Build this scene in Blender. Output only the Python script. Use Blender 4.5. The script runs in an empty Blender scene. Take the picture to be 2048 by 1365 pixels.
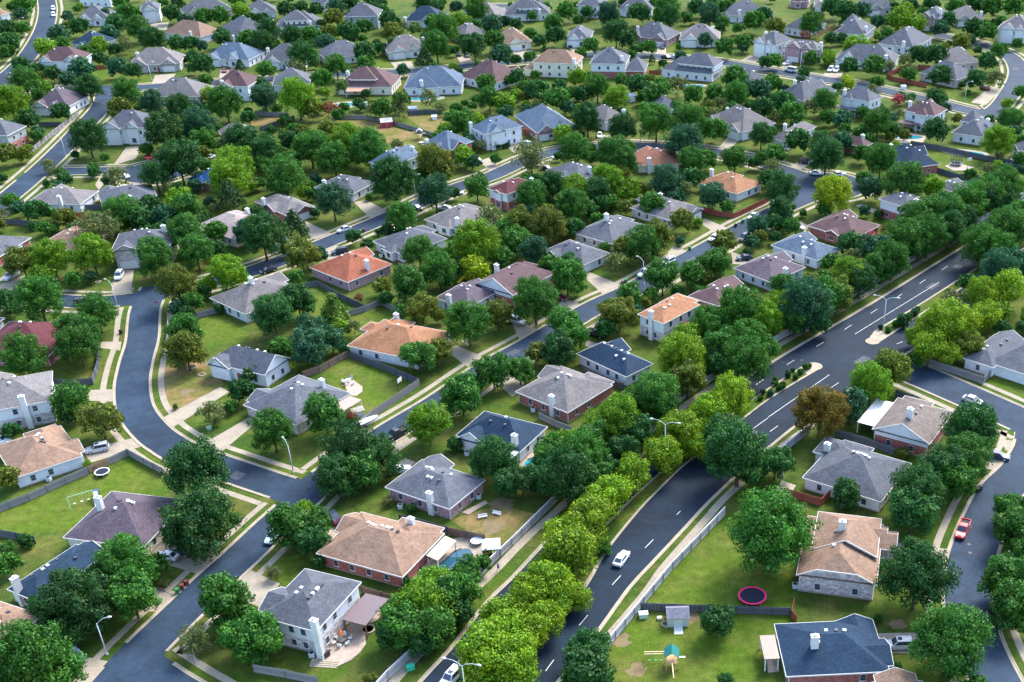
import bpy, math, random
import numpy as np
from mathutils import Vector, Matrix

# ------------------------------------------------------------------ camera, world, sun, exposure
S = bpy.context.scene
COL = S.collection
FL, PITCH, ROLL, PCX, PCY, CAM_H = 2352.5, .57785566, -.0203723866, 1278.15, 945.37, 131.0
def _rot():
    c, s = math.cos(ROLL), math.sin(ROLL)
    a = math.pi / 2 - PITCH
    ca, sa = math.cos(a), math.sin(a)
    return np.array([[1, 0, 0], [0, ca, -sa], [0, sa, ca]]) @ np.array([[c, -s, 0], [s, c, 0], [0, 0, 1]])
RM = _rot()
cam = bpy.data.cameras.new('camera')
camo = bpy.data.objects.new('camera', cam)
COL.objects.link(camo)
cam.sensor_width = 36
cam.lens = FL / 2048 * 36
cam.shift_x = (1024 - PCX) / 2048
cam.shift_y = (PCY - 682.5) / 2048
cam.clip_start, cam.clip_end = 1, 8000
camo.matrix_world = Matrix.Translation((0, 0, CAM_H)) @ Matrix([list(r) for r in RM]).to_4x4()
S.camera = camo
SUN_AZ, SUN_EL = math.radians(36), math.radians(46)      # azimuth clockwise from +Y
w = bpy.data.worlds.new('World')
S.world = w
w.use_nodes = True
sky = w.node_tree.nodes.new('ShaderNodeTexSky')
sky.sky_type = 'NISHITA'
sky.sun_disc = False
sky.sun_elevation = SUN_EL
sky.sun_rotation = SUN_AZ
sky.dust_density = 2.0
bg = w.node_tree.nodes['Background']
w.node_tree.links.new(sky.outputs[0], bg.inputs[0])
bg.inputs[1].default_value = 0.15
sl = bpy.data.lights.new('sun', 'SUN')
sl.energy = 1.6
sl.angle = math.radians(22)
sl.color = (1, .97, .92)
slo = bpy.data.objects.new('sun', sl)
COL.objects.link(slo)
sd = Vector((math.sin(SUN_AZ) * math.cos(SUN_EL), math.cos(SUN_AZ) * math.cos(SUN_EL), math.sin(SUN_EL)))
slo.rotation_euler = (-sd).to_track_quat('-Z', 'Y').to_euler()
slo.location = (0, 0, 300)
S.view_settings.view_transform = 'Standard'
S.view_settings.look = 'None'
S.view_settings.exposure = 2.05
S.view_settings.gamma = 1
S.render.engine = 'CYCLES'
S.cycles.max_bounces = 5
S.cycles.diffuse_bounces = 3
S.cycles.transparent_max_bounces = 4
S.cycles.use_denoising = True

# ------------------------------------------------------------------ where a spot of the survey stands on the ground
ROWS = (0, 342, 684, 1023)
def px(t, x, y):                      # survey sheet (column, row) -> full sheet
    if t == 'F': return x, y
    return 512 * int(t[0]) + x / 3.992, ROWS[int(t[1])] + y / 3.992
def ray(x, y):
    return RM @ np.array([x - PCX, -(y - PCY), -FL])
def at(x, y, z=0.0):
    d = ray(x, y)
    k = (CAM_H - z) / -d[2]
    return np.array([d[0] * k, d[1] * k])
def atT(t, x, y, z=0.0):
    return at(*px(t, x, y), z)
def see(X, Y, Z=0.0):
    v = RM.T @ np.array([X, Y, Z - CAM_H])
    return PCX + FL * v[0] / -v[2], PCY - FL * v[1] / -v[2], -v[2]

# ------------------------------------------------------------------ materials
def nt(name):
    m = bpy.data.materials.new(name)
    m.use_nodes = True
    return m, m.node_tree, m.node_tree.nodes['Principled BSDF']
def N(t, kind, **kw):
    n = t.nodes.new(kind)
    for k, v in kw.items(): setattr(n, k, v)
    return n
def noise(t, scale, coord, detail=3, rough=.6):
    n = N(t, 'ShaderNodeTexNoise')
    n.inputs['Scale'].default_value = scale
    n.inputs['Detail'].default_value = detail
    n.inputs['Roughness'].default_value = rough
    t.links.new(coord, n.inputs['Vector'])
    return n.outputs['Fac']
def rng(t, src, a, b, lo=.3, hi=.7):
    n = N(t, 'ShaderNodeMapRange')
    n.inputs[1].default_value, n.inputs[2].default_value, n.inputs[3].default_value, n.inputs[4].default_value = lo, hi, a, b
    t.links.new(src, n.inputs[0])
    return n.outputs[0]
def mul(t, col, fac):
    n = N(t, 'ShaderNodeVectorMath', operation='SCALE')
    t.links.new(col, n.inputs[0])
    t.links.new(fac, n.inputs['Scale'])
    return n.outputs[0]
def mix(t, fac, a, b):
    n = N(t, 'ShaderNodeMix', data_type='RGBA')
    t.links.new(fac, n.inputs[0])
    for v, i in ((a, 6), (b, 7)):
        if isinstance(v, tuple): n.inputs[i].default_value = (*v, 1)
        else: t.links.new(v, n.inputs[i])
    return n.outputs[2]
def surf(name, base=None, rough=.85, layers=((1.2, .12), (7, .12)), bump=0, spec=.3, metal=0):
    """A mottled surface; base None takes the object's own colour."""
    m, t, p = nt(name)
    co = N(t, 'ShaderNodeTexCoord').outputs['Object']
    if base is None: c = N(t, 'ShaderNodeObjectInfo').outputs['Color']
    else:
        r = N(t, 'ShaderNodeRGB'); r.outputs[0].default_value = (*base, 1); c = r.outputs[0]
    for sc, am in layers:
        c = mul(t, c, rng(t, noise(t, sc, co), 1 - am, 1 + am))
    t.links.new(c, p.inputs['Base Color'])
    p.inputs['Roughness'].default_value = rough
    p.inputs['Specular IOR Level'].default_value = spec
    p.inputs['Metallic'].default_value = metal
    if bump:
        b = N(t, 'ShaderNodeBump'); b.inputs['Strength'].default_value = bump; b.inputs['Distance'].default_value = .05
        t.links.new(noise(t, 9, co), b.inputs['Height']); t.links.new(b.outputs[0], p.inputs['Normal'])
    return m
MT = {}
MT['trim'] = surf('painted_trim', (.60, .60, .58), .5, ((2, .06),))
MT['plain'] = surf('painted', None, .55, ((3, .08),))
MT['metal'] = surf('galvanised_metal', (.50, .56, .60), .45, ((3, .1),), spec=.5)
MT['car'] = surf('car_paint', None, .22, ((2, .03),), spec=.6)
MT['tyre'] = surf('rubber', (.02, .02, .022), .8, ((5, .1),))
MT['glass'] = surf('window_glass', (.035, .05, .075), .12, ((1.2, .25),), spec=.8)
MT['concrete'] = surf('concrete', (.265, .23, .175), .9, ((.35, .14), (1.8, .13), (9, .08)))
MT['kerb'] = surf('kerb_concrete', (.30, .26, .19), .9, ((.5, .12), (4, .12)))
MT['bark'] = surf('bark', (.10, .075, .05), .95, ((6, .3),))
MT['fabric'] = surf('fabric', None, .9, ((4, .1),))
# shingles: staggered courses that run with the slope, stains, single dark and light tabs
def shingle():
    m, t, p = nt('roof_shingles')
    co = N(t, 'ShaderNodeTexCoord').outputs['Object']
    c = N(t, 'ShaderNodeObjectInfo').outputs['Color']
    vor = N(t, 'ShaderNodeTexVoronoi'); vor.inputs['Scale'].default_value = 2.6
    mp = N(t, 'ShaderNodeMapping'); mp.inputs['Scale'].default_value = (1, 1, 2.4)
    t.links.new(co, mp.inputs[0]); t.links.new(mp.outputs[0], vor.inputs['Vector'])
    sp = N(t, 'ShaderNodeSeparateColor'); t.links.new(vor.outputs['Color'], sp.inputs[0])
    c = mul(t, c, rng(t, sp.outputs[0], .80, 1.2, 0, 1))
    c = mul(t, c, rng(t, noise(t, .45, co), .86, 1.14))
    c = mul(t, c, rng(t, noise(t, 11, co), .88, 1.12))
    t.links.new(c, p.inputs['Base Color'])
    p.inputs['Roughness'].default_value = .8
    p.inputs['Specular IOR Level'].default_value = .12
    b = N(t, 'ShaderNodeBump'); b.inputs['Strength'].default_value = .5; b.inputs['Distance'].default_value = .06
    t.links.new(sp.outputs[0], b.inputs['Height']); t.links.new(b.outputs[0], p.inputs['Normal'])
    return m
MT['roof'] = shingle()
def brick(name, bw, bh, m2):
    m, t, p = nt(name)
    co = N(t, 'ShaderNodeTexCoord').outputs['Object']
    sx = N(t, 'ShaderNodeSeparateXYZ'); t.links.new(co, sx.inputs[0])
    ad = N(t, 'ShaderNodeMath', operation='ADD'); t.links.new(sx.outputs[0], ad.inputs[0]); t.links.new(sx.outputs[1], ad.inputs[1])
    cb = N(t, 'ShaderNodeCombineXYZ'); t.links.new(ad.outputs[0], cb.inputs[0]); t.links.new(sx.outputs[2], cb.inputs[1])
    br = N(t, 'ShaderNodeTexBrick')
    t.links.new(cb.outputs[0], br.inputs['Vector'])
    br.inputs['Scale'].default_value = 1
    br.inputs['Brick Width'].default_value = bw
    br.inputs['Row Height'].default_value = bh
    br.inputs['Mortar Size'].default_value = .012
    br.inputs['Color1'].default_value = (.62, .62, .62, 1)
    br.inputs['Color2'].default_value = (1.3, 1.3, 1.3, 1)
    br.inputs['Mortar'].default_value = (m2, m2, m2, 1)
    c = N(t, 'ShaderNodeObjectInfo').outputs['Color']
    v = N(t, 'ShaderNodeVectorMath', operation='MULTIPLY')
    t.links.new(c, v.inputs[0]); t.links.new(br.outputs['Color'], v.inputs[1])
    c = mul(t, v.outputs[0], rng(t, noise(t, 1.6, co), .75, 1.25))
    t.links.new(c, p.inputs['Base Color'])
    p.inputs['Roughness'].default_value = .9
    return m
MT['brick'] = brick('brickwork', .42, .16, 1.25)
MT['stone'] = brick('stone_veneer', .6, .3, 1.0)
def siding():
    m, t, p = nt('lap_siding')
    co = N(t, 'ShaderNodeTexCoord').outputs['Object']
    sx = N(t, 'ShaderNodeSeparateXYZ'); t.links.new(co, sx.inputs[0])
    a = N(t, 'ShaderNodeMath', operation='MULTIPLY'); a.inputs[1].default_value = 5; t.links.new(sx.outputs[2], a.inputs[0])
    f = N(t, 'ShaderNodeMath', operation='FRACT'); t.links.new(a.outputs[0], f.inputs[0])
    c = N(t, 'ShaderNodeObjectInfo').outputs['Color']
    c = mul(t, c, rng(t, noise(t, .9, co), .90, 1.08))
    t.links.new(c, p.inputs['Base Color'])
    b = N(t, 'ShaderNodeBump'); b.inputs['Strength'].default_value = .4; b.inputs['Distance'].default_value = .04
    t.links.new(f.outputs[0], b.inputs['Height']); t.links.new(b.outputs[0], p.inputs['Normal'])
    p.inputs['Roughness'].default_value = .6
    return m
MT['siding'] = siding()
def asphalt(name, base, amp):
    m, t, p = nt(name)
    co = N(t, 'ShaderNodeTexCoord').outputs['Object']
    r = N(t, 'ShaderNodeRGB'); r.outputs[0].default_value = (*base, 1); c = r.outputs[0]
    for sc, am in ((.045, amp * 1.4), (.25, amp), (.9, .12), (3, .16), (14, .16)):
        c = mul(t, c, rng(t, noise(t, sc, co), 1 - am, 1 + am))
    wv = N(t, 'ShaderNodeTexVoronoi', feature='DISTANCE_TO_EDGE'); wv.inputs['Scale'].default_value = .11
    dn = N(t, 'ShaderNodeTexNoise'); dn.inputs['Scale'].default_value = .5; t.links.new(co, dn.inputs['Vector'])
    va = N(t, 'ShaderNodeVectorMath', operation='MULTIPLY_ADD'); va.inputs[1].default_value = (3, 3, 3)
    t.links.new(dn.outputs['Color'], va.inputs[0]); t.links.new(co, va.inputs[2]); t.links.new(va.outputs[0], wv.inputs['Vector'])
    c = mul(t, c, rng(t, wv.outputs[0], .72, 1, 0, .012))
    t.links.new(c, p.inputs['Base Color'])
    p.inputs['Roughness'].default_value = .8
    p.inputs['Specular IOR Level'].default_value = .15
    return m
MT['street'] = asphalt('street_asphalt', (.019, .036, .060), .2)
MT['avenue'] = asphalt('avenue_asphalt', (.007, .017, .031), .22)
MT['paint'] = surf('road_paint', (.55, .55, .52), .7, ((2, .15),))
def grass(name, a, b, dry, lo, hi):
    m, t, p = nt(name)
    co = N(t, 'ShaderNodeTexCoord').outputs['Object']
    c = mix(t, rng(t, noise(t, .05, co, 4), 0, 1, .35, .65), a, b)
    c = mix(t, rng(t, noise(t, .11, co, 6, .7), 0, 1, lo, hi), c, dry)
    c = mul(t, c, rng(t, noise(t, .6, co, 4), .75, 1.25))
    c = mul(t, c, rng(t, noise(t, 3.5, co, 3), .68, 1.32))
    t.links.new(c, p.inputs['Base Color'])
    p.inputs['Roughness'].default_value = .95
    p.inputs['Specular IOR Level'].default_value = .1
    b_ = N(t, 'ShaderNodeBump'); b_.inputs['Strength'].default_value = .6; b_.inputs['Distance'].default_value = .25
    t.links.new(noise(t, 3, co, 4), b_.inputs['Height']); t.links.new(b_.outputs[0], p.inputs['Normal'])
    return m
MT['grass'] = grass('grass', (.028, .064, .008), (.055, .095, .010), (.12, .105, .03), .44, .78)
MT['lawn'] = grass('bright_lawn', (.044, .088, .007), (.072, .112, .010), (.12, .115, .03), .45, .80)
MT['dry'] = grass('dry_lawn', (.08, .10, .018), (.13, .12, .03), (.22, .14, .07), .42, .66)
def water():
    m, t, p = nt('pool_water')
    t.links.new(N(t, 'ShaderNodeObjectInfo').outputs['Color'], p.inputs['Base Color'])
    p.inputs['Roughness'].default_value = .08
    return m
MT['water'] = water()
def leaf(far=False):
    m = bpy.data.materials.new('leaves'); m.use_nodes = True
    t = m.node_tree; t.nodes.clear()
    out = N(t, 'ShaderNodeOutputMaterial')
    c = N(t, 'ShaderNodeObjectInfo').outputs['Color']
    if far: c = N(t, 'ShaderNodeAttribute', attribute_name='tint').outputs['Color']
    g = N(t, 'ShaderNodeNewGeometry')
    co = N(t, 'ShaderNodeTexCoord').outputs['Object']
    c = mul(t, c, rng(t, g.outputs['Random Per Island'], .55, 1.5, 0, 1))
    wm = N(t, 'ShaderNodeVectorMath', operation='MULTIPLY'); wm.inputs[1].default_value = (1.45, 1.12, .75)
    t.links.new(c, wm.inputs[0])
    c = mix(t, rng(t, noise(t, 1.7, co, 2), 0, .85, .42, .66), c, wm.outputs[0])
    c = mul(t, c, rng(t, noise(t, 4.5, co, 2), .72, 1.25))
    d = N(t, 'ShaderNodeBsdfDiffuse'); tr = N(t, 'ShaderNodeBsdfTranslucent'); gl = N(t, 'ShaderNodeBsdfGlossy')
    t.links.new(c, d.inputs[0]); t.links.new(c, tr.inputs[0])
    gl.inputs['Roughness'].default_value = .55; gl.inputs[0].default_value = (.6, .62, .6, 1)
    a = N(t, 'ShaderNodeMixShader'); a.inputs[0].default_value = .28
    t.links.new(d.outputs[0], a.inputs[1]); t.links.new(tr.outputs[0], a.inputs[2])
    b = N(t, 'ShaderNodeMixShader'); b.inputs[0].default_value = .025
    t.links.new(a.outputs[0], b.inputs[1]); t.links.new(gl.outputs[0], b.inputs[2])
    t.links.new(b.outputs[0], out.inputs[0])
    return m
MT['leaf'] = leaf()
MT['leaf_far'] = leaf(True)

# ------------------------------------------------------------------ mesh helpers
class MB:
    def __init__(s): s.v = []; s.f = []
    def poly(s, pts):
        n = len(s.v); s.v += [tuple(map(float, p)) for p in pts]; s.f.append(tuple(range(n, n + len(pts)))); return s
    def box(s, x0, x1, y0, y1, z0, z1, skip=''):
        n = len(s.v)
        s.v += [(x, y, z) for z in (z0, z1) for x, y in ((x0, y0), (x1, y0), (x1, y1), (x0, y1))]
        F = {'b': (3, 2, 1, 0), 't': (4, 5, 6, 7), 's': (0, 1, 5, 4), 'e': (1, 2, 6, 5), 'n': (2, 3, 7, 6), 'w': (3, 0, 4, 7)}
        s.f += [tuple(n + i for i in q) for k, q in F.items() if k not in skip]
        return s
    def bar(s, p, q, w, h):
        p, q = Vector(p), Vector(q); d = (q - p).normalized()
        u = d.cross(Vector((0, 0, 1)))
        u = u.normalized() if u.length > 1e-3 else Vector((1, 0, 0))
        v = u.cross(d)
        n = len(s.v)
        for e in (p, q):
            for a, b in ((-1, -1), (1, -1), (1, 1), (-1, 1)): s.v.append(tuple(e + u * (a * w / 2) + v * (b * h / 2)))
        s.f += [tuple(n + i for i in q_) for q_ in ((3, 2, 1, 0), (4, 5, 6, 7), (0, 1, 5, 4), (1, 2, 6, 5), (2, 3, 7, 6), (3, 0, 4, 7))]
        return s
    def tube(s, pts, rad, k=8, cap=True):
        n = len(s.v)
        for i, p in enumerate(pts):
            p = Vector(p); d = Vector(pts[min(i + 1, len(pts) - 1)]) - Vector(pts[max(i - 1, 0)]); d.normalize()
            u = d.cross(Vector((0, 0, 1))) if abs(d.z) < .99 else Vector((1, 0, 0)); u.normalize(); v = d.cross(u)
            r = rad[i] if isinstance(rad, (list, tuple)) else rad
            for j in range(k):
                a = 2 * math.pi * j / k; s.v.append(tuple(p + u * (r * math.cos(a)) + v * (r * math.sin(a))))
        for i in range(len(pts) - 1):
            for j in range(k): s.f.append((n + i * k + j, n + i * k + (j + 1) % k, n + (i + 1) * k + (j + 1) % k, n + (i + 1) * k + j))
        if cap: s.f.append(tuple(n + j for j in range(k))[::-1]); s.f.append(tuple(n + (len(pts) - 1) * k + j for j in range(k)))
        return s
    def prism(s, pts, z0, z1):
        k = len(pts); n = len(s.v)
        s.v += [(p[0], p[1], z0) for p in pts] + [(p[0], p[1], z1) for p in pts]
        s.f.append(tuple(range(n + k, n + 2 * k))); s.f.append(tuple(range(n, n + k))[::-1])
        s.f += [(n + i, n + (i + 1) % k, n + k + (i + 1) % k, n + k + i) for i in range(k)]
        return s
    def slab(s, q, th):                 # a thin solid from a quad, thickened along its normal
        q = [Vector(p) for p in q]; nn = (q[1] - q[0]).cross(q[-1] - q[0]).normalized() * th
        n = len(s.v); k = len(q)
        s.v += [tuple(p) for p in q] + [tuple(p + nn) for p in q]
        s.f.append(tuple(range(n + k, n + 2 * k))); s.f.append(tuple(range(n, n + k))[::-1])
        s.f += [(n + i, n + (i + 1) % k, n + k + (i + 1) % k, n + k + i) for i in range(k)]
        return s
    def mesh(s, name, mat, smooth=False):
        me = bpy.data.meshes.new(name); me.from_pydata(s.v, [], s.f)
        me.materials.append(MT[mat] if isinstance(mat, str) else mat)
        if smooth: me.shade_smooth()
        me.update()
        return me
    def build(s, name, mat, parent=None, color=None, loc=(0, 0, 0), rz=0, smooth=False):
        return link(name, s.mesh(name, mat, smooth), parent, color, loc, rz)
def link(name, me, parent=None, color=None, loc=(0, 0, 0), rz=0):
    o = bpy.data.objects.new(name, me); COL.objects.link(o)
    if parent is not None: o.parent = parent
    if color is not None: o.color = (*color, 1)
    o.location = loc; o.rotation_euler = (0, 0, rz)
    return o
THINGS = []
def thing(name, cat, look, X, Y, rz=0, group=None, z=0, **kw):
    o = bpy.data.objects.new(name, None); COL.objects.link(o); o.empty_display_size = .5
    o.location = (X, Y, z); o.rotation_euler = (0, 0, rz); o['category'] = cat
    if group: o['group'] = group
    THINGS.append(dict(o=o, look=look, X=X, Y=Y, **kw))
    return o
def struct(name, mb, mat, color=None):
    o = mb.build(name, mat, None, color); o['kind'] = 'structure'; return o
rnd = random.Random(7)
# ------------------------------------------------------------------ the houses
ROOF = {'g': (.080, .088, .106), 'G': (.016, .036, .066), 't': (.20, .130, .092), 'q': (.13, .110, .10), 'b': (.088, .054, .058), 'B': (.072, .105, .150), 'r': (.215, .072, .042),
        'o': (.245, .120, .064), 'l': (.130, .122, .124), 'm': (.082, .024, .030), 'p': (.080, .064, .080), 'k': (.26, .215, .205), 'P': (.21, .092, .060), 'n': (.012, .06, .17)}
WALL = {'w': ('siding', (.66, .69, .73)), 'c': ('siding', (.72, .67, .54)), 'k': ('brick', (.30, .10, .085)), 's': ('stone', (.46, .42, .42)),
        'l': ('stone', (.52, .47, .42)), 'g': ('siding', (.30, .33, .34)), 'W': ('siding', (.42, .52, .66)), 'p': ('brick', (.36, .22, .24)), 'd': ('siding', (.42, .36, .27))}
RN = {'q': 'grey-brown', 'g': 'grey', 'G': 'navy', 't': 'tan', 'b': 'plum', 'B': 'blue-grey', 'r': 'terracotta', 'o': 'orange', 'l': 'pale grey', 'm': 'maroon', 'p': 'purple-grey', 'k': 'pinkish', 'P': 'pink', 'n': 'bright blue'}
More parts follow.
